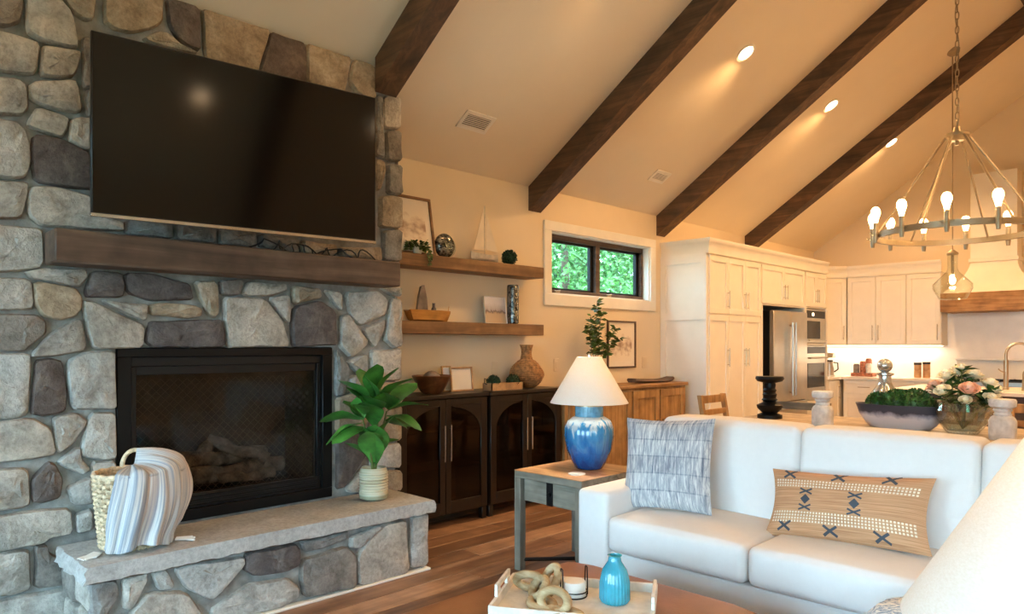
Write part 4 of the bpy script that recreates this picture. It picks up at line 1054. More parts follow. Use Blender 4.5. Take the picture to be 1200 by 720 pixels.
rr = random.Random(9); mst = M(); mlf = M()
for (dx, dy, h) in ((.03, -.02, .62), (.0, .06, .52), (-.03, .02, .48), (.04, -.10, .38), (.02, .14, .40), (.0, .2, .30)):
    P = []
    for k in range(9):
        t_ = k / 8; P.append((dx * t_ * 2 + .01 * sin(5 * t_), dy * t_ * 2.1 + .015 * sin(7 * t_ + dx * 50), h * t_ - .12 * max(0, t_ - .7) * (1 if dy > .12 else 0)))
    mst.tube(P, [.004 - .0003 * k for k in range(9)], 5)
    for k in range(60):
        t_ = rr.uniform(.22, 1); i = min(7, int(t_ * 8)); p = Vector(P[i]).lerp(Vector(P[i + 1]), t_ * 8 - i)
        a = rr.uniform(0, 2 * pi); mlf.leaf(p, (cos(a), sin(a), rr.uniform(-.3, .7)), (rr.uniform(-1, 1), rr.uniform(-1, 1), 1), rr.uniform(.05, .085), rr.uniform(.032, .048))
build('stems', mst, 'twig', br, False); build('foliage', mlf, 'leaf_olive', br, False, smooth=0)
y0_, y1_ = yat(740, .2), yat(785, .2)
v = []; f = []; n = 11
for i in range(n):
    u = i / (n - 1); y = (u - .5) * (y1_ - y0_); up = .02 * (2 * u - 1) ** 4 + .006 * sin(6 * u); wd = .09 * (1 - .35 * (2 * u - 1) ** 4)
    v += [(-wd, y, .012 + up), (-wd * .7, y, up * .5), (wd * .7, y, up * .5), (wd, y, .012 + up), (wd * .8, y, .032 + up), (-wd * .8, y, .032 + up)]
for i in range(n - 1):
    for j in range(6): f.append((i * 6 + j, (i + 1) * 6 + j, (i + 1) * 6 + (j + 1) % 6, i * 6 + (j + 1) % 6))
f += [tuple(range(6)), tuple(range((n - 1) * 6, n * 6))]
m = M(); m.add(v, f); solo('driftwood_tray', m, 'mantel_wood', 'long low brown wooden tray lying on the light sideboard', 'tray', (.2, (y0_ + y1_) / 2, ZS + .003))
m = M(); m.lathe([(0, 0), (.035, 0), (.05, .03), (.05, .1), (.02, .14), (.02, .17), (0, .17)], 20); solo('small_bottle', m, 'white_ceramic', 'small white bottle beside the black pot on the sideboard', 'bottle', (.28, yv - .16, ZS + .0005))
for px, py, lb in ((652, 428, 'white light switch plate on the wall beside the rattan vase'), (755, 425, 'white light switch plate beside the square framed sketch'), (580, 432, 'white outlet plate on the wall above the planter box')):
    p = onX(px, py, .004); t = thing('switch_plate', lb, 'switch', (.0, p.y, p.z), group='wall plates')
    m = M(); m.box(0.0005, .006, -.037, .037, -.06, .06, .002); build('plate', m, 'plate_white', t, False)
    m = M(); m.box(.006, .009, -.016, .016, -.033, .033, .001); build('rocker', m, 'plate_white', t, False)

# ================================================================== kitchen tall run
KX, KT, KC = .60, 2.37, 2.53
W = 'cabinet_white'
t = thing('pantry_cabinet', 'tall white pantry cabinet with shaker doors beside the sideboard', 'cabinet', (.3, 7.53, 0))
m = M(); m.box(.002, KX - .02, 6.91, 8.16, .09, KT); m.box(.002, KX - .06, 6.92, 8.16, 0, .09); build('carcass', m, W, t, smooth=0)
ya = 6.93; ws = (8.15 - 6.93) / 3
# side panel facing the sideboard
m = M(FY(6.91)); fw = .07
for (a, b, c, d) in ((.075, KX - .09, .09, .2), (.075, KX - .09, 1.65, 1.73), (.075, KX - .09, KT - .1, KT), (.004, .075, .09, KT), (KX - .09, KX - .02, .09, KT)): m.box(a, b, c, d, 0, .015)
build('side_panel', m, W, t)
dw = (8.14 - 6.94) / 2
edges = [(6.94, 7.36), (7.365, 7.75), (7.755, 8.14)]
for i, (a, b) in enumerate(edges):
    for (c, d, h0, h1) in ((.11, 1.70, 1.13, 1.34), (1.72, KT - .02, 1.78, 1.98)):
        dr = shaker(t, FX(KX - .02), a, b, c, d, W); pull(dr, FX(KX), (b - .035) if i != 2 else (a + .035), h0, h1)
t = thing('fridge_surround_cabinet', 'white cabinet surround above the steel refrigerator', 'cabinet', (.3, 8.8, 0))
m = M(); m.box(.002, KX - .02, 8.162, 9.43, 1.86, KT); m.box(.002, KX + .0, 8.162, 8.19, 0, 1.86); m.box(.002, KX, 9.405, 9.43, 0, 1.86); build('carcass', m, W, t, smooth=0)
for i, (a, b) in enumerate(((8.18, 8.79), (8.795, 9.41))):
    dr = shaker(t, FX(KX - .02), a, b, 1.88, KT - .02, W); pull(dr, FX(KX), (b - .035) if i == 0 else (a + .035), 1.95, 2.13)
t = thing('oven_cabinet', 'tall white cabinet housing the wall oven and microwave', 'cabinet', (.3, 9.8, 0))
m = M(); oy0, oy1 = 9.432, 10.17
m.box(.002, KX - .02, oy0, oy1, 1.87, KT); m.box(.002, KX - .02, oy0, oy1, .09, .62); m.box(.002, KX - .06, oy0, oy1, 0, .09); m.box(.002, KX, oy0, oy0 + .03, .62, 1.87); m.box(.002, KX, oy1 - .03, oy1, .62, 1.87); m.box(.002, .05, oy0 + .03, oy1 - .03, .62, 1.87); m.box(.05, KX - .03, oy0 + .03, oy1 - .03, 1.37, 1.40)
build('carcass', m, W, t, smooth=0)
ymid = (oy0 + oy1) / 2
for i, (a, b) in enumerate(((oy0 + .02, ymid - .002), (ymid + .002, oy1 - .02))):
    dr = shaker(t, FX(KX - .02), a, b, 1.89, KT - .02, W); pull(dr, FX(KX), (b - .03) if i == 0 else (a + .03), 1.95, 2.13)
dr = shaker(t, FX(KX - .02), oy0 + .02, oy1 - .02, .11, .61, W, name='drawer_front')
def crown(name, pts, z0, z1, out):   # pts: polyline in plan, out to the right hand side
    m = M(); n = len(pts); v = []; f = []
    prof = [(0, z0), (.010, z0), (.010, z1 - .06), (.018, z1 - .05), (out, z1 - .016), (out, z1), (0, z1)]
    for i, p in enumerate(pts):
        d0 = (Vector(pts[i]) - Vector(pts[i - 1])).normalized() if i else None; d1 = (Vector(pts[i + 1]) - Vector(pts[i])).normalized() if i < n - 1 else None
        n0 = Vector((d0.y, -d0.x)) if d0 else None; n1 = Vector((d1.y, -d1.x)) if d1 else None
        if n0 and n1: b = (n0 + n1); b = b / b.dot(n0)
        else: b = n0 or n1
        for (o, z) in prof: v.append((p[0] + b.x * o, p[1] + b.y * o, z))
    k = len(prof)
    for i in range(n - 1):
        for j in range(k): f.append((i * k + j, (i + 1) * k + j, (i + 1) * k + (j + 1) % k, i * k + (j + 1) % k))
    f += [tuple(range(k)), tuple(reversed(range((n - 1) * k, n * k)))]
    m.add(v, f); return struct(name, m, W)
crown('trim_1', [(.01, 6.908), (KX, 6.908), (KX, 10.172)], KT - .005, KC, .035)

t = thing('refrigerator', 'stainless steel french-door refrigerator between white tall cabinets', 'refrigerator', (.35, 8.9, 0))
m = M(); m.box(.04, .58, 8.40, 9.395, .02, 1.80); build('body', m, 'black_metal', t)
m = M(); m.box(.04, .55, 8.40, 9.395, 0, .03); build('plinth', m, 'plastic_black', t)
for i, (a, b) in enumerate(((8.402, 8.895), (8.900, 9.393))):
    m = M(FX(.58)); m.box(a, b, .665, 1.80, 0, .06, .006); d = build('door', m, 'steel', t)
    h = M(FX(.64)); u = b - .045 if i == 0 else a + .045; h.tube([(u, .74, .045), (u, 1.66, .045)], .012, 10)
    for v_ in (.78, 1.62): h.tube([(u, v_, 0), (u, v_, .045)], .009, 8)
    build('handle', h, 'steel', d)
m = M(FX(.58)); m.box(8.402, 9.393, .05, .655, 0, .06, .006); d = build('freezer_drawer', m, 'steel', t); h = M(FX(.64)); h.tube([(8.5, .58, .045), (9.3, .58, .045)], .012, 10)
for u in (8.54, 9.26): h.tube([(u, .58, 0), (u, .58, .045)], .009, 8)
build('handle', h, 'steel', d)
t = thing('wall_oven', 'stainless steel wall oven below the microwave', 'oven', (.35, 9.8, .63)); a, b = oy0 + .035, oy1 - .035
m = M(FX(.56)); m.box(a, b, .63, 1.365, -.5, .03, .004); build('body', m, 'steel', t)
m = M(FX(.59)); m.box(a + .05, b - .05, .80, 1.13, 0, .006, .002); build('oven_window', m, 'screen_black', t)
m = M(FX(.59)); m.tube([(a + .04, 1.2, .045), (b - .04, 1.2, .045)], .011, 8); m.tube([(a + .07, 1.2, 0), (a + .07, 1.2, .045)], .008, 6); m.tube([(b - .07, 1.2, 0), (b - .07, 1.2, .045)], .008, 6); build('handle', m, 'steel', t)
m = M(FX(.59)); m.box(a + .02, b - .02, 1.26, 1.35, 0, .004); build('control_panel', m, 'plastic_black', t)
t = thing('microwave', 'built-in stainless microwave above the wall oven', 'microwave', (.35, 9.8, 1.41))
m = M(FX(.56)); m.box(a, b, 1.405, 1.86, -.5, .03, .004); build('body', m, 'steel', t)
m = M(FX(.59)); m.box(a + .03, b - .03, 1.74, 1.84, 0, .004); build('control_panel', m, 'plastic_black', t)
m = M(FX(.594)); m.box(a + .2, a + .26, 1.77, 1.81, 0, .001); build('display', m, 'strip_glow', t)
m = M(FX(.59)); m.box(a + .04, b - .2, 1.46, 1.70, 0, .006, .002); build('window', m, 'screen_black', t)
m = M(FX(.59)); m.tube([(a + .05, 1.435, .03), (b - .05, 1.435, .03)], .008, 8); build('handle', m, 'steel', t)

# ================================================================== kitchen back run
UZ0, UD = 1.37, .33; YF = Y1 - UD
# diagonal corner wall cabinet
c0, c1 = (UD, Y1 - .61), (.61, YF)
t = thing('corner_cabinet', 'white diagonal corner wall cabinet beside the oven cabinet', 'cabinet', (.3, 10.9, UZ0))
m = M(); m.prism([(.002, Y1 - .002), (.002, c0[1] - .40), (UD - .02, c0[1] - .40), (UD - .014, c0[1] + .014), (.61 - .014, YF + .014), (.61, Y1 - .002)], UZ0, KT, 'z'); build('carcass', m, W, t, smooth=0)
dv = Vector((c1[0] - c0[0], c1[1] - c0[1])); dl = dv.length; dv.normalize(); nv = Vector((dv.y, -dv.x))
dxf = lambda u, v, n: (c0[0] + dv.x * u + nv.x * (n - .012), c0[1] + dv.y * u + nv.y * (n - .012), v)
dr = shaker(t, dxf, .02, dl - .02, UZ0 + .02, KT - .02, W); pull(dr, lambda u, v, n: dxf(u, v, n + .02), dl - .06, 1.45, 1.66)
def wall_cab(x0, x1, label, nd):
    t = thing('wall_cabinet', label, 'cabinet', ((x0 + x1) / 2, Y1 - .16, UZ0))
    m = M(); m.box(x0, x1, YF + .02, Y1 - .002, UZ0, KT); build('carcass', m, W, t, smooth=0); wd = (x1 - x0) / nd
    for k in range(nd):
        dr = shaker(t, FY(YF + .02), x0 + k * wd + .006, x0 + (k + 1) * wd - .006, UZ0 + .02, KT - .02, W)
        u = x0 + (k + 1) * wd - .04 if (nd == 1 or k == 0) else x0 + k * wd + .04; pull(dr, FY(YF), u, 1.44, 1.66)
    return t
wall_cab(.612, 1.40, 'white double-door wall cabinet above the lit counter', 2)
wall_cab(1.402, 1.83, 'white single-door wall cabinet next to the range hood', 1)
crown('trim_2', [(UD, Y1 - 1.0), (UD, c0[1]), c1, (1.835, YF)], KT - .005, KC, .035)
m = M(); m.box(.05, 1.80, Y1 - .14, Y1 - .10, UZ0 - .012, UZ0 - .001); tag(build('light_strip', m, 'strip_glow'), 'glowing light strip under the white wall cabinets', 'light strip')
l = light('strip_lamp', 'AREA', (.95, Y1 - .12, UZ0 - .02), 5.5, (1, .84, .66), .1); l.data.shape = 'RECTANGLE'; l.data.size = 1.6; l.data.size_y = .05
# base cabinets and counter
def base_cab(x0, x1, label, nd):
    t = thing('base_cabinet', label, 'cabinet', ((x0 + x1) / 2, Y1 - .3, 0))
    m = M(); m.box(x0, x1, Y1 - .60, Y1 - .002, .09, .88); m.box(x0, x1, Y1 - .54, Y1 - .002, 0, .09); build('carcass', m, W, t, smooth=0); wd = (x1 - x0) / nd
    for k in range(nd):
        a, b = x0 + k * wd + .006, x0 + (k + 1) * wd - .006
        d = shaker(t, FY(Y1 - .60), a, b, .11, .68, W); pull(d, FY(Y1 - .62), (b - .04) if k == 0 else a + .04, .46, .62)
        d = shaker(t, FY(Y1 - .60), a, b, .69, .87, W, .04, name='drawer_front'); h = M(FY(Y1 - .62)); h.tube([((a + b) / 2 - .08, .78, .028), ((a + b) / 2 + .08, .78, .028)], .005, 8); h.tube([((a + b) / 2, .78, 0), ((a + b) / 2, .78, .028)], .004, 6); build('handle', h, 'nickel', d)
base_cab(.66, 1.24, 'white base cabinet under the lit counter by the corner', 1); base_cab(1.242, 1.93, 'white base cabinet beside the range', 2); base_cab(2.91, 4.4, 'white base cabinet on the far side of the range', 3)
t = thing('corner_base_cabinet', 'white corner base cabinet beside the oven cabinet', 'cabinet', (.3, 10.7, 0))
m = M(); m.box(.002, .60, 10.18, Y1 - .002, .09, .88); m.box(.002, .54, 10.18, Y1 - .002, 0, .09); build('carcass', m, W, t, smooth=0)
d = shaker(t, FX(.60), 10.2, 10.58, .11, .87, W); pull(d, FX(.62), 10.53, .6, .8)
m = M(); m.prism([(.003, 10.178), (.64, 10.178), (.64, Y1 - .635), (1.935, Y1 - .635), (1.935, Y1 - .003), (.003, Y1 - .003)], .885, .92, 'z'); tag(build('counter_slab', m, 'counter_white'), 'white stone countertop along the lit kitchen corner', 'countertop')
m = M(); m.box(2.905, 4.4, Y1 - .635, Y1 - .003, .885, .92, .003); tag(build('counter_slab', m, 'counter_white'), 'white stone countertop on the far side of the range', 'countertop')
m = M(); m.box(.0, 4.4, Y1 - .0025, Y1 - .0005, .92, 2.0); m.box(.0005, .0025, 10.18, Y1 - .003, .92, UZ0); bs = build('trim_3', m, 'tile_white', smooth=0); bs['kind'] = 'structure'
# range and hood
t = thing('range_stove', 'stainless steel range with back guard below the hood', 'stove', (2.42, Y1 - .34, 0))
m = M(); m.box(1.945, 2.895, Y1 - .64, Y1 - .02, .1, .91, .004); m.box(1.97, 2.87, Y1 - .58, Y1 - .03, 0, .1); build('body', m, 'steel', t)
m = M(); m.box(1.95, 2.89, Y1 - .08, Y1 - .02, .91, 1.19, .004); m.box(1.95, 2.89, Y1 - .14, Y1 - .02, 1.17, 1.19, .003); build('back_guard', m, 'white_trim', t)
m = M(FY(Y1 - .64)); m.box(2.02, 2.82, .3, .62, 0, .008); build('oven_window', m, 'screen_black', t)
for k in range(3):
    m = M(); xx = 2.11 + k * .31
    for d in (-.1, .1): m.box(xx + d - .006, xx + d + .006, Y1 - .6, Y1 - .16, .915, .935); m.box(xx - .14, xx + .14, Y1 - .38 + d - .006, Y1 - .38 + d + .006, .915, .935)
    m.box(xx - .145, xx + .145, Y1 - .61, Y1 - .15, .91, .917); build('grate', m, 'black_metal', t)
m = M(FY(Y1 - .64))
for k in range(6): m.tube([(2.05 + k * .148, .78, 0), (2.05 + k * .148, .78, .03)], .02, 12)
build('knobs', m, 'black_metal', t)
t = thing('range_hood', 'white flared range hood with wooden band', 'range hood', (2.42, Y1 - .25, 1.81)); hc = 2.42
m = M(); m.box(1.875, 2.965, Y1 - .56, Y1 - .003, 1.81, 2.055, .004); build('wood_band', m, 'hood_wood', t)
v = []; f = []; lev = []
for k in range(8):
    s_ = k / 7; z = 2.055 + .42 * s_; e = (1 - s_) ** 1.8; hw = .255 + .275 * e; dp = .30 + .245 * e; lev.append((hw, dp, z))
for hw, dp, z in lev: v += [(hc - hw, Y1 - .003, z), (hc - hw, Y1 - dp, z), (hc + hw, Y1 - dp, z), (hc + hw, Y1 - .003, z)]
for i in range(7):
    for j in range(4): f.append((i * 4 + j, i * 4 + (j + 1) % 4, (i + 1) * 4 + (j + 1) % 4, (i + 1) * 4 + j))
m = M(); m.add(v, f + [(0, 1, 2, 3), tuple(range(28, 32))]); build('flare', m, W, t, smooth=30)
m = M(); m.box(hc - .255, hc + .255, Y1 - .30, Y1 - .003, 2.475, 3.62); m.box(hc - .275, hc + .275, Y1 - .32, Y1 - .003, 2.46, 2.51, .004); build('chimney', m, W, t, smooth=0)
# small counter things
p = onZ(979, 446, .92)
t = thing('coffee_maker', 'steel and black coffee maker on the kitchen corner counter', 'coffee maker', (.42, 10.72, .9205))
m = M(); m.lathe([(0, 0), (.075, 0), (.075, .02), (0, .02)], 20); m.box(-.09, -.05, -.05, .05, 0, .34, .005); m.box(-.09, .07, -.06, .06, .27, .34, .008); build('body', m, 'steel', t, False)
m = M(); m.lathe([(0, .022), (.06, .022), (.066, .1), (.045, .19), (.05, .21), (0, .21)], 20); c_ = build('carafe', m, 'steel', t, False)
m = M(); m.tube([(.05, .02, .2), (.1, .05, .19), (.105, .05, .1), (.06, .02, .06)], .01, 8); m.lathe([(0, .21), (.05, .21), (.045, .235), (0, .235)], 16); build('carafe_handle', m, 'plastic_black', c_, False)
t = thing('snack_tray', 'wooden tray with red and white snack jars on the counter', 'tray', (.82, 10.95, .9205))
m = M(); m.box(-.15, .15, -.09, .09, 0, .05, .004); build('tray_box', m, 'amber_food', t, False)
for dx, h_, mt in ((-.09, .16, 'grey_shale'), (.0, .2, 'amber_food'), (.08, .17, 'plaster_white'), (.06, .24, 'amber_food')):
    m = M(); m.lathe([(0, .05), (.04, .05), (.042, h_), (.03, h_ + .02), (0, h_ + .02)], 16, dx, .03 if h_ > .2 else -.03); build('jar', m, mt, t, False)
for dx, h_ in ((1.52, .18), (1.63, .19)):
    t = thing('canister', ('clear canister with dark lid beside the stove side of the counter' if dx > 1.6 else 'clear canister with dark lid on the side of the snack tray'), 'canister', (dx, 10.98, .9205), group='canisters near the range')
    m = M(); m.lathe([(0, 0), (.045, 0), (.045, h_), (0, h_)], 20); build('jar', m, 'oak_top', t, False); m = M(); m.lathe([(0, h_), (.048, h_), (.048, h_ + .03), (0, h_ + .03)], 20); build('lid', m, 'plastic_black', t, False)
# island
IX0, IX1, IY0, IY1 = 2.05, 4.4, 8.1, 9.2
t = thing('kitchen_island', 'grey-brown panelled kitchen island', 'kitchen island', ((IX0 + IX1) / 2, 8.65, 0))
m = M(); m.box(IX0 + .04, IX1 - .04, IY0 + .25, IY1 - .03, 0, .88); build('body', m, 'island_paint', t, smooth=0)
for k in range(4):
    a = IX0 + .07 + k * .56; shaker(t, FY(IY0 + .25), a, a + .53, .1, .86, 'island_paint', .07, .018, 'panel')
for k in range(2):
    m = M(); x = (IX0 + .06, IX1 - .14)[k]; m.box(x, x + .08, IY0 + .05, IY0 + .13, 0, .88, .004); build('leg', m, 'island_paint', t)
m = M(); m.box(IX0, IX1, IY0, IY1, .882, .92, .004); tag(build('island_counter', m, 'counter_white'), 'white stone island countertop with steel faucet', 'countertop')
t = thing('kitchen_faucet', 'tall brushed nickel gooseneck faucet on the island', 'faucet', (2.96, 8.64, .9205))
m = M(); m.lathe([(0, 0), (.028, 0), (.028, .02), (.022, .025), (.022, .3), (0, .3)], 18); build('base', m, 'nickel', t, False)
P = [(0, 0, .28)] + [(.11 - .11 * cos(q), 0.02 * sin(q), .36 + .11 * sin(q)) for q in [pi * k / 14 for k in range(15)]] + [(.222, 0, .30)]
m = M(); m.tube(P, .014, 10); build('gooseneck', m, 'nickel', t, False)
m = M(); m.tube([(0, -.02, .17), (-.03, -.07, .19), (-.04, -.12, .21)], .007, 8); build('lever', m, 'nickel', t, False)
t = thing('soap_pump', 'small nickel tap beside the tall faucet', 'tap', (3.12, 8.55, .9205))
m = M(); m.lathe([(0, 0), (.018, 0), (.014, .02), (.01, .1), (0, .1)], 14); m.tube([(0, 0, .09)] + [(.06 - .06 * cos(q), 0, .16 + .06 * sin(q)) for q in [pi * k / 10 for k in range(11)]], .009, 8); build('spout', m, 'bronze', t, False)
# glass pendant over island
PX, PY = 2.49, 8.63
t = thing('glass_pendant', 'clear glass bell pendant light on a thin rod over the island', 'pendant light', (PX, PY, 1.85))
m = M(); m.shell([(.055, 0), (.13, .012), (.185, .12), (.185, .17), (.06, .30), (.048, .34), (.05, .48), (.046, .48), (.044, .34), (.056, .30), (.181, .17), (.181, .122), (.127, .016), (.055, .004)], 32); build('glass_shade', m, 'clear_glass', t, False, smooth=60)
m = M(); m.lathe([(0, .48), (.055, .48), (.055, .50), (.02, .53), (0, .53)], 20); m.tube([(0, 0, .5), (0, 0, .28)], .014, 10); build('socket', m, 'bronze', t, False)
m = M(); m.tube([(0, 0, .5), (0, 0, ceil_z(PX) - 1.85)], .006, 8); build('rod', m, 'bronze', t, False)
m = M(); m.lathe([(0, -.06), (.03, -.05), (.065, -.02), (.07, .02), (0, .02)], 24, cz=ceil_z(PX) - 1.85 - .0); build('canopy', m, 'bronze', t, False)
m = M(); m.ball((0, 0, .21), .03, 8, sz=1.4); build('bulb', m, 'bulb_glow', t, False)
light('pendant_lamp', 'POINT', (PX, PY, 2.0), 30, WARM2, .03, None, t)
# ================================================================== sofa
SX0, SX1, SY0, SY1 = 2.10, 4.75, 2.89, 3.85
so = thing('sofa', 'white three-seat fabric sofa with loose cushions', 'sofa', ((SX0 + SX1) / 2, 3.35, 0))
F_ = 'sofa_fabric'
for (a, b) in ((SX0, SX0 + .2), (SX1 - .2, SX1)):
    m = M(); m.rbox(a, b, SY0, SY1, .04, .62, .03, 6, (.0, .0, .004)); build('arm', m, F_, so, smooth=60)
m = M(); m.rbox(SX0 + .2, SX1 - .2, SY0 + .02, SY1 - .2, .05, .325, .015, 5); build('base', m, F_, so, smooth=60)
m = M(); m.rbox(SX0 + .2, SX1 - .2, SY1 - .2, SY1, .05, .86, .04, 6); build('back_frame', m, F_, so, smooth=60)
for x in (SX0 + .03, SX1 - .09):
    for y in (SY0 + .03, SY1 - .09):
        m = M(); m.box(x, x + .06, y, y + .06, 0, .045, .004); build('foot', m, 'dark_wood', so)
for k in range(3):
    x0 = SX0 + .2 + k * .75
    m = M(); m.rbox(x0 + .004, x0 + .746, SY0 - .015, 3.50, .33, .505, .036, 9, (.002, .010, .02)); build('seat_cushion', m, F_, so, smooth=80)
    ln = .10; xf = lambda x, y, z: (x, y + (z - .5) * ln, z)
    m = M(xf); m.rbox(x0 - (.03 if k == 0 else -.002), x0 + .749 + (.03 if k == 2 else 0), 3.385, 3.635, .47, .97, .038, 10, (.004, .018, .012)); build('back_cushion', m, F_, so, smooth=80)

# ================================================================== pillows
def pillow(name, label, W_, H, T, mat, loc, rz, lean, roll=0, c=.09, group=None):
    N = 22; v = []; uv = []; f = []
    def surf(u, v_, sgn):
        e = ((1 - abs(u) ** 2.6) * (1 - abs(v_) ** 2.6)); h = T / 2 * max(e, 0) ** .55
        x = W_ / 2 * u * (1 - c * (1 - v_ * v_)); z = H / 2 * v_ * (1 - c * .9 * (1 - u * u))
        h += .004 * sin(9 * u + 3 * v_) * sin(7 * v_) * e
        return (x, -sgn * h, z)
    for sgn in (1, -1):
        for i in range(N + 1):
            for j in range(N + 1):
                u, w_ = -1 + 2 * i / N, -1 + 2 * j / N; v.append(surf(u, w_, sgn)); uv.append(((u + 1) / 2, (w_ + 1) / 2))
        o = 0 if sgn == 1 else (N + 1) ** 2
        for i in range(N):
            for j in range(N): a = o + i * (N + 1) + j; q = (a, a + N + 1, a + N + 2, a + 1); f.append(q if sgn == 1 else q[::-1])
    t = thing(name, label, 'pillow', loc, rz, group)
    m = M(lambda x, y, z: tuple(Matrix.Rotation(lean, 3, 'X') @ Matrix.Rotation(roll, 3, 'Y') @ Vector((x, y, z)))); m.add(v, f, uv); build('cover', m, mat, t, False, smooth=180, recalc=True)
    return t, m.xf, surf
PZ = .515
t, xf, sf = pillow('throw_pillow', 'square blue-grey patterned pillow leaning in the sofa corner', .50, .485, .15, 'pillow_patch', (2.455, 3.20, PZ + .235), radians(8), radians(-14), radians(-3), .075)
t, xf, sf = pillow('lumbar_pillow', 'long tan woven lumbar pillow with dark cross motifs', .70, .32, .15, 'pillow_tan', (3.335, 3.235, PZ + .14), radians(-2), radians(-24), radians(-4), .085)
def patch(mm, pts):  # polygon in (u,v) raised on the pillow front
    q = []
    for u, v_ in pts: p = sf(u, v_, 1); q.append((p[0], p[1] - .0022, p[2]))
    mm.add(q, [tuple(range(len(q)))])
def stroke(mm, a, b, w_=.018, asp=2.1):
    n = 4; d = Vector(((b[0] - a[0]) * asp, b[1] - a[1])); d.normalize(); nx, ny = -d.y / asp * w_ * 1.0, d.x * w_
    for k in range(n):
        p = (a[0] + (b[0] - a[0]) * k / n, a[1] + (b[1] - a[1]) * k / n); q = (a[0] + (b[0] - a[0]) * (k + 1) / n, a[1] + (b[1] - a[1]) * (k + 1) / n)
        patch(mm, [(p[0] - nx, p[1] - ny), (q[0] - nx, q[1] - ny), (q[0] + nx, q[1] + ny), (p[0] + nx, p[1] + ny)])
for (cu, cv, kind) in ((-.72, .84, 'x'), (-.06, .84, 'x'), (.56, .86, 'x'), (-.72, -.72, 'x'), (-.1, -.78, 'x'), (.52, -.78, 'x'), (-.46, .07, 'd'), (.2, .05, 'd')):
    mm = M(xf)
    if kind == 'x':
        for s_ in (-1, 1): stroke(mm, (cu - .085, cv - .13 * s_), (cu + .085, cv + .13 * s_), .035)
    else:
        patch(mm, [(cu - .07, cv), (cu, cv - .15), (cu + .07, cv), (cu, cv + .15)])
        for dv_ in (-.24, .24):
            for s_ in (-1, 1): stroke(mm, (cu - .085, cv + dv_ - .08 * s_), (cu + .085, cv + dv_ + .08 * s_), .026)
    build('motif', mm, 'thread_slate', t, False, smooth=0, recalc=False)
mm = M(xf)
for (v0, rows_) in ((.6, 3), (-.36, 4)):
    for rw in range(rows_):
        vv = v0 - rw * .085
        for k in range(44):
            u = -.92 + k * .042
            if rw % 2 == 0 or True: patch(mm, [(u, vv), (u + .024, vv), (u + .024, vv + .055), (u, vv + .055)])
sbd = build('stitch_bands', mm, 'thread_cream', t, False, smooth=0, recalc=False); sbd['kind'] = 'stuff'

# patterned pouf between sofa and near side table
m = M(); prof = [(0, 0), (.16, 0), (.215, .04)] + [(.235 + .012 * sin(pi * k / 8), .08 + .4 * k / 8) for k in range(9)] + [(.225, .52), (.19, .56), (.1, .578), (0, .58)]
m.lathe(prof, 48, rib=lambda a, z: .015 * cos(a * 16 + z * 20)); solo('knit_pouf', m, 'blue_knit', 'round blue and white knit pouf in front of the sofa', 'pouf', (3.93, 2.40, 0), smooth=60)

# ================================================================== ottoman
ot = thing('leather_ottoman', 'large tan leather ottoman with rounded corners in front of the sofa', 'ottoman', (2.92, 1.80, 0))
m = M(); m.rbox(2.42, 3.42, 1.12, 2.45, .12, .43, .07, 9, (.01, .01, .012)); 
def rc(p):   # round the plan corners
    x, y, z = p; cx, cy = 2.92, 1.785; hx, hy, R = .51, .675, .16; dx, dy = x - cx, y - cy; ax, ay = abs(dx), abs(dy)
    if ax > hx - R and ay > hy - R:
        qx, qy = ax - (hx - R), ay - (hy - R); L = sqrt(qx * qx + qy * qy); M_ = max(qx, qy)
        if L > 0: ax = hx - R + qx * M_ / L; ay = hy - R + qy * M_ / L
    return (cx + math.copysign(ax, dx), cy + math.copysign(ay, dy), z)
m.v = [rc(p) for p in m.v]; build('cushion', m, 'leather', ot, smooth=80)
for x in (2.58, 3.20):
    for y in (1.3, 2.22): q = M(); q.lathe([(0, 0), (.022, 0), (.032, .13), (0, .13)], 16, x, y); build('leg', q, 'dark_wood', ot)
OZ = .443
# tray
ta = math.atan2(.28, .46); tc_ = (2.56 + (.46 + .17 * 1.1) / 2, 1.96 + (.28 - .28 * 1.1) / 2)
tr = thing('serving_tray', 'white rectangular wooden tray with cut-out handles on the ottoman', 'tray', (tc_[0], tc_[1], OZ), ta)
L_, W_ = .54, .36
m = M(); m.box(-L_ / 2, L_ / 2, -W_ / 2, W_ / 2, 0, .012, .003); build('tray_floor', m, 'white_wash', tr, False)
for s_ in (-1, 1):
    m = M(); m.box(-L_ / 2, L_ / 2, s_ * W_ / 2 - .006, s_ * W_ / 2 + .006, .0, .045, .003); build('long_side', m, 'white_wash', tr, False)
    m = M(); x = s_ * (L_ / 2); P = [(-W_ / 2, .012), (W_ / 2, .012), (W_ / 2, .045), (.09, .06), (.06, .085), (-.06, .085), (-.09, .06), (-W_ / 2, .045)]
    hol = [(-.05, .045), (.05, .045), (.05, .068), (-.05, .068)]
    for a, b, c, d in ((-W_ / 2, W_ / 2, .012, .045), (-.095, .095, .068, .088), (-.095, -.05, .045, .068), (.05, .095, .045, .068)): m.box(x - .006, x + .006, a, b, c, d, .002)
    build('handle_side', m, 'white_wash', tr, False)
def tpos(u, v_): return (tc_[0] + u * cos(ta) - v_ * sin(ta), tc_[1] + u * sin(ta) + v_ * cos(ta), OZ + .0125)
p = tpos(.13, .05)
rib = lambda a, z: .03 * cos(a * 26) * (1 if z < .11 else 0)
m = M(); m.lathe([(0, 0), (.046, 0), (.054, .012), (.053, .07), (.044, .115), (.024, .145), (.022, .16), (.026, .166), (.021, .166), (.018, .15), (0, .14)], 104, rib=rib)
solo('bud_vase', m, 'turquoise_glaze', 'small ribbed turquoise bud vase on the white tray', 'vase', p)
p = tpos(-.02, .075)
t = thing('candle_holder', 'white candle in a black wire holder on the tray', 'candle holder', p)
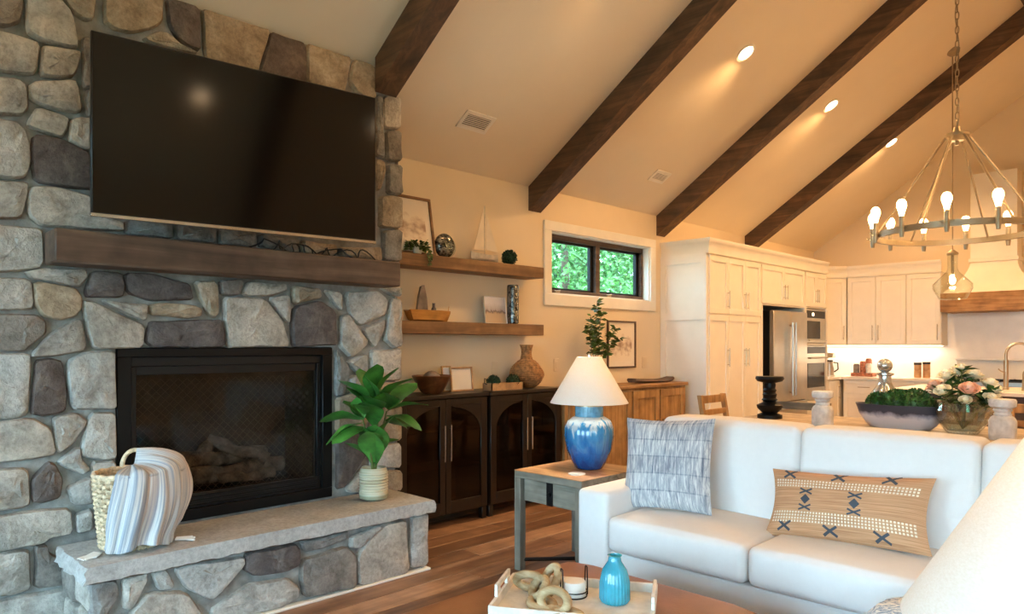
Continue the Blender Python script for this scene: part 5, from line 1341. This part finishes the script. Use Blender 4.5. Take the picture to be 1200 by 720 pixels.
m = M(); m.lathe([(0, .004), (.043, .004), (.043, .05), (.04, .055), (0, .055)], 30); build('candle', m, 'candle_wax', t, False)
m = M(); m.tube([(.047 * cos(2 * pi * k / 28), .047 * sin(2 * pi * k / 28), .02) for k in range(28)], .0022, 5, closed=True); m.tube([(.047 * cos(2 * pi * k / 28), .047 * sin(2 * pi * k / 28), .0025) for k in range(28)], .0022, 5, closed=True); build('wire_ring', m, 'black_metal', t, False)
for a0 in (RR + .35, RR + pi + .35, RR + .35 + pi / 2, RR + .35 - pi / 2)[:2]:
    m = M(); P = []
    for k in range(15):
        q = k / 14; aa = a0 + .22 * cos(pi * q); P.append((.05 * cos(aa), .05 * sin(aa), .0025 + .1 * min(1, sin(pi * q) * 1.25)))
    m.tube(P, .0024, 6); build('wire_loop', m, 'black_metal', t, False)
# wooden chain links
t = thing('wood_chain', 'carved driftwood chain of chunky links lying on the tray', 'decor chain', tpos(-.12, -.035))
def link(c, axis_u, axis_v, a=.056, b=.036, r=.0155):
    U = Vector(axis_u).normalized(); V = Vector(axis_v); V = (V - U * V.dot(U)).normalized(); P = [tuple(Vector(c) + U * a * cos(2 * pi * k / 22) * (1.0) + V * b * sin(2 * pi * k / 22)) for k in range(22)]
    m = M(); m.tube(P, r, 8, closed=True); build('link', m, 'drift_wood', t, False, smooth=60)
link((-.10, .05, .045), (.8, .3, .1), (.2, -.5, .9)); link((-.03, .02, .046), (.8, -.5, .1), (.3, .5, .8)); link((.03, -.03, .016), (.9, -.3, 0), (.3, .9, .05)); link((.10, -.045, .046), (1, .1, .05), (0, .4, 1)); link((-.04, .09, .05), (.1, .5, .9), (.9, -.2, .1)); link((.16, -.05, .016), (1, 0, 0), (0, 1, .05))

# ================================================================== end table and lamps
TX0, TX1, TY0, TY1, TZ = 1.44, 1.97, 3.09, 3.68, .61
et = thing('end_table', 'grey-washed wooden end table with warm oak top beside the sofa', 'table', ((TX0 + TX1) / 2, (TY0 + TY1) / 2, 0))
m = M(); m.box(TX0, TX1, TY0, TY1, TZ - .004, TZ, .001); build('top_board', m, 'oak_top', et)
m = M(); m.box(TX0, TX1, TY0, TY1, TZ - .045, TZ - .004, .003); build('top_edge', m, 'grey_wood', et)
for x in (TX0, TX1 - .05):
    for y in (TY0, TY1 - .05): m = M(); m.box(x, x + .05, y, y + .05, 0, TZ - .045, .003); build('leg', m, 'grey_wood_z', et)
m = M(); m.box(TX0 + .012, TX1 - .012, TY0 + .05, TY1 - .012, TZ - .19, TZ - .045); build('apron', m, 'grey_wood', et, smooth=0)
m = M(FY(TY0 + .05)); m.box(TX0 + .055, TX1 - .055, TZ - .185, TZ - .05, 0, .02, .003); d = build('drawer', m, 'grey_wood', et)
m = M(FY(TY0 + .03)); m.box((TX0 + TX1) / 2 - .025, (TX0 + TX1) / 2 + .025, TZ - .187, TZ - .05, 0, .004, .001); build('strap', m, 'black_metal', d)
m = M(FY(TY0 + .026)); m.tube([((TX0 + TX1) / 2, TZ - .12, 0), ((TX0 + TX1) / 2, TZ - .12, .012)], .014, 12); build('knob', m, 'black_metal', d)
m = M(); m.tube([(TX0 + .03, TY0 + .03, .06), (TX1 - .03, TY1 - .03, .06)], .012, 6); m.tube([(TX0 + .03, TY1 - .03, .06), (TX1 - .03, TY0 + .03, .06)], .012, 6); build('cross_brace', m, 'black_metal', et)
def table_lamp(label, loc, energy):
    t = thing('table_lamp', label, 'lamp', loc)
    rb = lambda a, z: .022 * (abs(cos(a * 11)) - .5) if .03 < z < .30 else 0
    m = M(); m.lathe([(0, 0), (.078, 0), (.085, .006), (.105, .04), (.138, .12), (.151, .2), (.150, .25), (.132, .295), (.10, .318), (.088, .322), (0, .322)], 110, rib=rb); build('body', m, 'lamp_glaze', t, False, smooth=50)
    m = M(); m.lathe([(0, .32), (.086, .32), (.086, .385), (0, .385)], 90, rib=lambda a, z: .015 * cos(a * 30)); build('neck', m, 'neck_glaze', t, False, smooth=50)
    m = M(); m.lathe([(0, .385), (.09, .385), (.09, .395), (.03, .4), (.012, .41), (.012, .47), (.018, .475), (.018, .53), (0, .53)], 30); build('socket', m, 'nickel', t, False)
    m = M(); m.ball((0, 0, .57), .03, 8, sz=1.35); build('bulb', m, 'bulb_glow', t, False, smooth=180)
    m = M(); m.shell([(.242, .405), (.075, .69), (.073, .69), (.240, .405)], 64); build('shade', m, 'shade_linen', t, False, smooth=60)
    m = M()
    for a in (0, 2 * pi / 3, 4 * pi / 3): m.tube([(0, 0, .685), (.074 * cos(a), .074 * sin(a), .685)], .002, 5)
    m.tube([(0, 0, .53), (.05, 0, .6), (.05, 0, .64), (0, 0, .685)], .002, 5); m.tube([(0, 0, .53), (-.05, 0, .6), (-.05, 0, .64), (0, 0, .685)], .002, 5); m.ball((0, 0, .7), .014, 6); build('harp', m, 'chrome', t, False)
    light('lamp_bulb', 'POINT', (loc[0], loc[1], loc[2] + .57), energy, (1.0, .88, .70), .035, None, t); return t
table_lamp('blue ribbed ceramic table lamp with white cone shade on the end table', (1.735, 3.45, TZ + .0005), 115)
m = M(); m.lathe([(0, 0), (.05, 0), (.052, .005), (.04, .009), (0, .009)], 28); solo('coaster', m, 'white_ceramic', 'round white coaster on the end table', 'coaster', (1.815, 3.235, TZ + .0005))
# lamp table near the camera
NL = (4.424, 1.124)
t = thing('side_table', 'round wooden side table carrying the near lamp', 'table', (NL[0], NL[1], 0))
m = M(); m.lathe([(0, .565), (.25, .565), (.26, .58), (.26, .6), (.25, .61), (0, .61)], 40); build('top_board', m, 'oak_top', t, False)
m = M(); m.lathe([(0, .02), (.03, .02), (.03, .565), (0, .565)], 18); build('pedestal', m, 'grey_wood_z', t, False)
m = M(); m.lathe([(0, 0), (.18, 0), (.18, .015), (.03, .03), (0, .03)], 30); build('foot', m, 'grey_wood', t, False)
table_lamp('table lamp with white cone shade on the round side table by the sofa', (NL[0], NL[1], .6105), 190)

# ================================================================== dining
DZ = .76
dt = thing('dining_table', 'light wooden dining table behind the sofa', 'table', (3.0, 5.8, 0))
for k in range(7):
    m = M(); a = 5.29 + k * .146; m.box(1.62, 4.35, a, a + .144, DZ - .04, DZ, .003); build('plank', m, 'table_wood', dt)
m = M(); m.box(1.75, 4.2, 5.4, 5.43, DZ - .14, DZ - .04); m.box(1.75, 4.2, 6.17, 6.2, DZ - .14, DZ - .04); m.box(1.75, 1.78, 5.43, 6.17, DZ - .14, DZ - .04); m.box(4.17, 4.2, 5.43, 6.17, DZ - .14, DZ - .04); build('apron', m, 'table_wood', dt, smooth=0)
for x in (1.74, 4.12):
    for y in (5.39, 6.12): m = M(); m.box(x, x + .09, y, y + .09, 0, DZ - .04, .004); build('leg', m, 'table_wood', dt)
def chair(label, loc, rz, mat='chair_wood', w_=.46, h=.92, slats=3):
    t = thing('dining_chair', label, 'chair', loc, rz)     # faces +Y locally, back at -Y
    m = M(); m.box(-w_ / 2, w_ / 2, -.2, .23, .435, .465, .008); build('seat', m, mat, t, False)
    for s_ in (-1, 1):
        x = s_ * (w_ / 2 - .025)
        m = M(); m.box(x - .02, x + .02, .17, .21, 0, .435, .004); build('leg', m, mat, t, False)
        m = M(); v = []
        for z, y in ((0, -.20), (.45, -.19), (h, -.27)): v += [(x - .02, y - .02, z), (x + .02, y - .02, z), (x + .02, y + .02, z), (x - .02, y + .02, z)]
        m.add(v, [(0, 3, 2, 1), (8, 9, 10, 11)] + [(i * 4 + j, i * 4 + (j + 1) % 4, (i + 1) * 4 + (j + 1) % 4, (i + 1) * 4 + j) for i in range(2) for j in range(4)]); build('back_post', m, mat, t, False, smooth=20)
    for k in range(slats):
        z1 = h - .005 - k * .125; y = -.19 - .08 * (z1 - .05 - .45) / (h - .45); hh = .07 if k == 0 else .05
        m = M(); m.box(-w_ / 2 + .04, w_ / 2 - .04, y - .012, y + .012, z1 - hh, z1, .003); build('slat', m, mat, t, False)
    m = M(); m.box(-w_ / 2 + .04, w_ / 2 - .04, .18, .2, .36, .435); build('rail', m, mat, t, False)
    return t
chair('light wooden ladder-back chair at the head of the dining table by the sideboard', (1.46, 5.92, 0), radians(-90))
chair('light wooden ladder-back dining chair facing the white candle holder', (2.55, 6.42, 0), pi)
chair('light wooden ladder-back dining chair behind the rose vase', (3.55, 6.42, 0), pi)
chair('weathered grey wooden dining chair behind the black candle holder', (1.62, 6.50, 0), pi, 'grey_wood', .64, .83, 1)
def candle_post(label, loc, prof, mat):
    m = M(); m.lathe(prof, 28); return solo('candle_holder', m, mat, label, 'candle holder', loc)
TZ_ = DZ + .0005
def on_table(px, Y): return (onY(px, 400, Y).x, Y, TZ_)
k_ = 1.0
candle_post('turned black wooden candle holder on the dining table', on_table(902, 5.74), [(0, 0), (.1, 0), (.1, .03), (.06, .045), (.1, .085), (.105, .11), (.06, .13), (.05, .14), (.065, .155), (.05, .17), (.058, .2), (.046, .215), (.055, .235), (.044, .25), (.05, .28), (.045, .295), (.1, .31), (.115, .33), (.11, .35), (0, .352)], 'island_paint' if False else 'black_metal')
wp = [(0, 0), (.075, 0), (.078, .02), (.078, .12), (.066, .145), (.05, .155), (.052, .165), (.045, .175), (.055, .19), (.05, .2), (.075, .215), (.078, .25), (.07, .262), (0, .262)]
candle_post('chunky white plaster candle holder between black holder and planter', on_table(964, 5.5), wp, 'plaster_white')
candle_post('chunky white plaster candle holder beside the glass rose vase', on_table(1175, 5.5), wp, 'plaster_white')
# trough planter
tp_ = on_table(1055, 5.72)
t = thing('trough_planter', 'oval white planter with scalloped dark rim on the dining table', 'planter', tp_)
rim = lambda a, z: .03 * sin(7 * a) if z > .13 else 0
prof = [(0, 0), (.2, 0), (.235, .03), (.285, .10), (.31, .16), (.315, .175), (.30, .175), (.27, .10), (.22, .035), (0, .03)]
m = M(); m.lathe(prof, 64, rib=rim, sy=.48); build('vessel', m, 'trough_glaze', t, False, smooth=50)
t = thing('moss_mound', 'mound of green moss filling the oval planter', 'moss', (tp_[0], tp_[1], tp_[2] + .12)); m = M(); rr = random.Random(31)
for (cx, r_) in ((-.15, .085), (-.02, .12), (.1, .13), (.0, .1)):
    m.ball((cx, 0, .05), r_ * .85, 8)
    for k in range(520):
        z = rr.uniform(-.1, 1); a = rr.uniform(0, 2 * pi); q = sqrt(max(0, 1 - z * z)); d = Vector((q * cos(a), q * sin(a), z)); tt = Vector((rr.uniform(-1, 1), rr.uniform(-1, 1), rr.uniform(-1, 1)))
        m.leaf(Vector((cx, 0, .05)) + d * r_ * .85, d + tt * .6, tt, .026, .016)
m.v = [(x, max(-.115, min(.115, y)), max(z, -.03)) for x, y, z in m.v]
o = build('foliage', m, 'leaf_deep', t, False, smooth=0)
# glass vase of roses
vp = on_table(1128, 5.70)
t = thing('crystal_vase', 'round cut-glass vase full of roses on the dining table', 'vase', vp)
fac = lambda a, z: .03 * (1 if int(a / (2 * pi) * 28 + z * 60) % 2 else -1)
m = M(); m.lathe([(0, 0), (.09, 0), (.10, .01), (.165, .10), (.18, .16), (.165, .21), (.13, .245), (.125, .245), (.16, .205), (.172, .16), (.158, .105), (.09, .02), (0, .02)], 56, rib=fac); build('vessel', m, 'crystal_glass', t, False, smooth=12)
m = M(); m.lathe([(0, .022), (.088, .022), (.12, .06), (.14, .10), (0, .10)], 40); build('water', m, 'aqua_glass', t, False)
rr = random.Random(17); cnt = 0
def rose(label, base, head, r_, mat):
    t = thing('rose', label, 'flower', base, group='roses in the crystal vase'); h = Vector(head) - Vector(base)
    ax = (h.normalized() + Vector((0, -.25, .2))).normalized(); q = Vector((0, 0, 1)).rotation_difference(ax).to_matrix()
    m = M(lambda x, y, z: tuple(h + q @ Vector((x, y, z)))); m.ball((0, 0, r_ * .3), r_ * .5, 6)
    for ring, (n, rad, hh, tilt) in enumerate(((3, .42, .95, .05), (4, .62, .9, .2), (5, .82, .75, .42), (6, 1.0, .6, .7))):
        for k in range(n):
            a0 = 2 * pi * k / n + ring * .6; v = []; f = []
            for i in range(5):
                for j in range(4):
                    a = a0 + (i - 2) / 2 * (pi / n) * 1.2; s_ = j / 3; R = r_ * (rad * (.35 + .65 * sin(s_ * 1.6))) * (1 + tilt * .2 * s_); z = r_ * (-.45 + s_ * (hh + .25) - (abs(i - 2) / 2) ** 2 * .18 * s_ - tilt * .28 * s_ ** 3)
                    v.append((R * cos(a), R * sin(a), z))
            for i in range(4):
                for j in range(3): b = i * 4 + j; f.append((b, b + 4, b + 5, b + 1))
            m.add(v, f)
    build('bloom', m, mat, t, False, smooth=180, recalc=False)
    m = M(); m.tube([(0, 0, 0), tuple(h * .55), tuple(h * .98)], .004, 5); build('stem', m, 'stem_green', t, False)
    m = M()
    for k in range(13):
        a = rr.uniform(0, 2 * pi); p = h * rr.uniform(.66, .95); m.leaf(p, (cos(a), sin(a), rr.uniform(.0, .8)), (rr.uniform(-.4, .4), rr.uniform(-.4, .4), 1), rr.uniform(.07, .12), rr.uniform(.035, .05))
    build('leaves', m, 'leaf_deep', t, False, smooth=0)
cc = Vector((vp[0], vp[1], vp[2])); U_ = RT; 
heads = [(-.17, .30, -.05, .048, 0), (-.035, .315, -.13, .055, 1), (.10, .245, -.15, .05, 0), (-.1, .40, .02, .05, 0), (.0, .43, .05, .052, 0), (.1, .40, .04, .055, 0), (.16, .34, -.05, .055, 0), (.20, .27, -.02, .048, 0), (-.07, .24, -.14, .035, 0), (.24, .22, .0, .03, 0), (.06, .33, .12, .05, 0), (-.12, .32, .13, .05, 1), (.15, .31, -.12, .035, 0), (-.02, .46, -.02, .03, 0)]
for (l_, h_, d_, r_, kd) in heads:
    r_ *= 1.08; b = cc + Vector((0, 0, .03)); hd = cc + U_ * l_ + FW * d_ + Vector((0, 0, h_)); rose('cream rose in the crystal vase' if not kd else 'blush pink rose in the crystal vase', b, hd, r_, 'rose_blush' if kd else 'rose_cream')
# decanter
dp = on_table(1037, 6.05)
t = thing('glass_decanter', 'large pale glass decanter with round stopper behind the planter', 'decanter', dp)
m = M(); m.lathe([(0, 0), (.11, 0), (.125, .02), (.125, .16), (.11, .22), (.06, .29), (.045, .32), (.045, .37), (.065, .38), (.065, .39), (.04, .395), (.036, .32), (.055, .28), (.1, .215), (.118, .155), (.115, .02), (0, .015)], 36); build('vessel', m, 'mercury_glass', t, False, smooth=50)
m = M(); m.ball((0, 0, .45), .056, 10); m.lathe([(0, .38), (.03, .38), (.03, .4), (0, .4)], 16); build('stopper', m, 'mercury_glass', t, False, smooth=180)
m = M(); m.lathe([(0, .018), (.11, .018), (.112, .12), (0, .12)], 28); build('filling', m, 'plaster_white', t, False)

# ================================================================== chandelier
CX, CY, CZr, CR = 3.2, 5.70, 2.125, .505
ch = thing('chandelier', 'large round ring chandelier with bare bulbs hanging on a chain', 'chandelier', (CX, CY, CZr))
m = M(); m.shell([(CR + .012, .008), (CR + .012, .048), (CR - .012, .048), (CR - .012, .008), (CR + .012, .008)], 72); build('ring', m, 'bronze', ch, False, smooth=40)
hz = .70
m = M(); m.lathe([(0, hz - .03), (.04, hz - .03), (.075, hz), (.075, hz + .02), (.03, hz + .03), (.02, hz + .07), (0, hz + .07)], 24); m.tube([(0, 0, hz - .03), (0, 0, hz - .06)], .012, 8); build('hub', m, 'bronze', ch, False)
for k in range(6):
    a = 2 * pi * k / 6 + .35; m = M(); m.tube([(.07 * cos(a), .07 * sin(a), hz), (CR * cos(a), CR * sin(a), .03)], .0075, 8); build('rod', m, 'bronze', ch, False)
bm_ = None
for k in range(12):
    a = 2 * pi * k / 12 + .12; x, y = (CR + .03) * cos(a), (CR + .03) * sin(a)
    m = M(); m.lathe([(0, -.03), (.012, -.03), (.016, .0), (.016, .11), (0, .11)], 14, x, y); m.tube([(x, y, .02), (x * .95, y * .95, .02)], .006, 6); s_ = build('socket', m, 'bronze', ch, False)
    m = M(); m.shell([(.012, -.01), (.04, .0), (.043, .012), (.04, .012), (.036, .003), (.012, -.006)], 18, x, y, .03); build('glass_bobeche', m, 'clear_glass', s_, False)
    m = M(); m.lathe([(0, .11), (.014, .112), (.02, .14), (.031, .175), (.03, .2), (.018, .22), (0, .225)], 16, x, y); build('bulb', m, 'bulb_glow', s_, False, smooth=180)
    light('chandelier_bulb', 'POINT', (CX + x, CY + y, CZr + .17), 54, WARM, .03, None, ch)
zc = 4.78; m = M(); z = CZr + hz + .07; i = 0
while z < zc - .03:
    P = []
    for q in range(14):
        a = 2 * pi * q / 14; u, w_ = .011 * cos(a), .03 * sin(a)
        P.append((u if i % 2 else 0, 0 if i % 2 else u, z - CZr + .025 + w_))
    m.tube(P, .0032, 5, closed=True); z += .05; i += 1
build('chain', m, 'bronze', ch, False)
m = M(); P = []
for q in range(60): t_ = q / 59; P.append((.012 * sin(26 * t_), .012 * cos(26 * t_), hz + .07 + (zc - CZr - hz - .07) * t_))
m.tube(P, .0025, 5); build('cord', m, 'bronze', ch, False)
m = M(); m.lathe([(0, -.05), (.03, -.045), (.065, -.015), (.07, 0), (0, 0)], 24, cz=zc - CZr); build('canopy', m, 'bronze', ch, False)

# ================================================================== outside
m = M(); m.box(-40, -.35, -40, 45, -.5, -.4); m.box(ROOM_X + .35, 40, -40, 45, -.5, -.4); m.box(-.35, ROOM_X + .35, -40, Y0 - .4, -.5, -.4); g = build('ground', m, 'lawn', smooth=0); g['kind'] = 'structure'
rr = random.Random(40)
def shrub(label, loc, wx, wy, h, n, ls, seed, mat='leaf_out'):
    r = random.Random(seed); t = thing('leafy_tree', label, 'tree', loc, group='trees outside the windows')
    m = M(); m.tube([(0, 0, 0), (.05, .02, h * .5), (0, 0, h * .9)], [.09, .07, .03], 8); build('trunk', m, 'bark', t, False)
    m = M()
    for k in range(n):
        d = Vector((r.gauss(0, 1), r.gauss(0, 1), r.gauss(0, 1))).normalized() * r.uniform(.72, 1.0); p = (d.x * wx, d.y * wy, h * .58 + d.z * h * .46)
        m.leaf(p, (r.uniform(-1, 1), r.uniform(-1, 1), r.uniform(-1, .4)), (d.x + r.uniform(-.6, .6), d.y + r.uniform(-.6, .6), .7), ls * r.uniform(.7, 1.3), ls * .6)
    build('foliage', m, mat, t, False, smooth=0)
plain('leaf_out', (66, 112, 52), .55, var=.5, vscale=2.5)
shrub('dense green leafy tree close outside the small window', (-2.5, 8.1, -.4), 1.1, 1.5, 4.8, 15000, .085, 1)
shrub('dense green leafy tree outside the small window further from the fireplace', (-3.4, 11.4, -.4), 1.5, 1.8, 5.6, 14000, .1, 2)
shrub('unseen green tree added outside to cut daylight through the small window', (-2.6, 3.6, -.4), 1.2, 2.0, 5.2, 9000, .1, 7)  # added out of view, blocks sky light from the pantry side panel
shrub('tall green tree far outside the small window', (-7.6, 14.6, -.4), 3.0, 4.6, 9.0, 16000, .26, 3)
shrub('green leafy tree outside the side window nearer the kitchen', (11.5, .5, -.4), 1.6, 2.4, 3.6, 3500, .22, 4)
shrub('green leafy tree outside the side window further from the kitchen', (11.8, -5.2, -.4), 1.6, 2.4, 3.8, 3500, .22, 5)
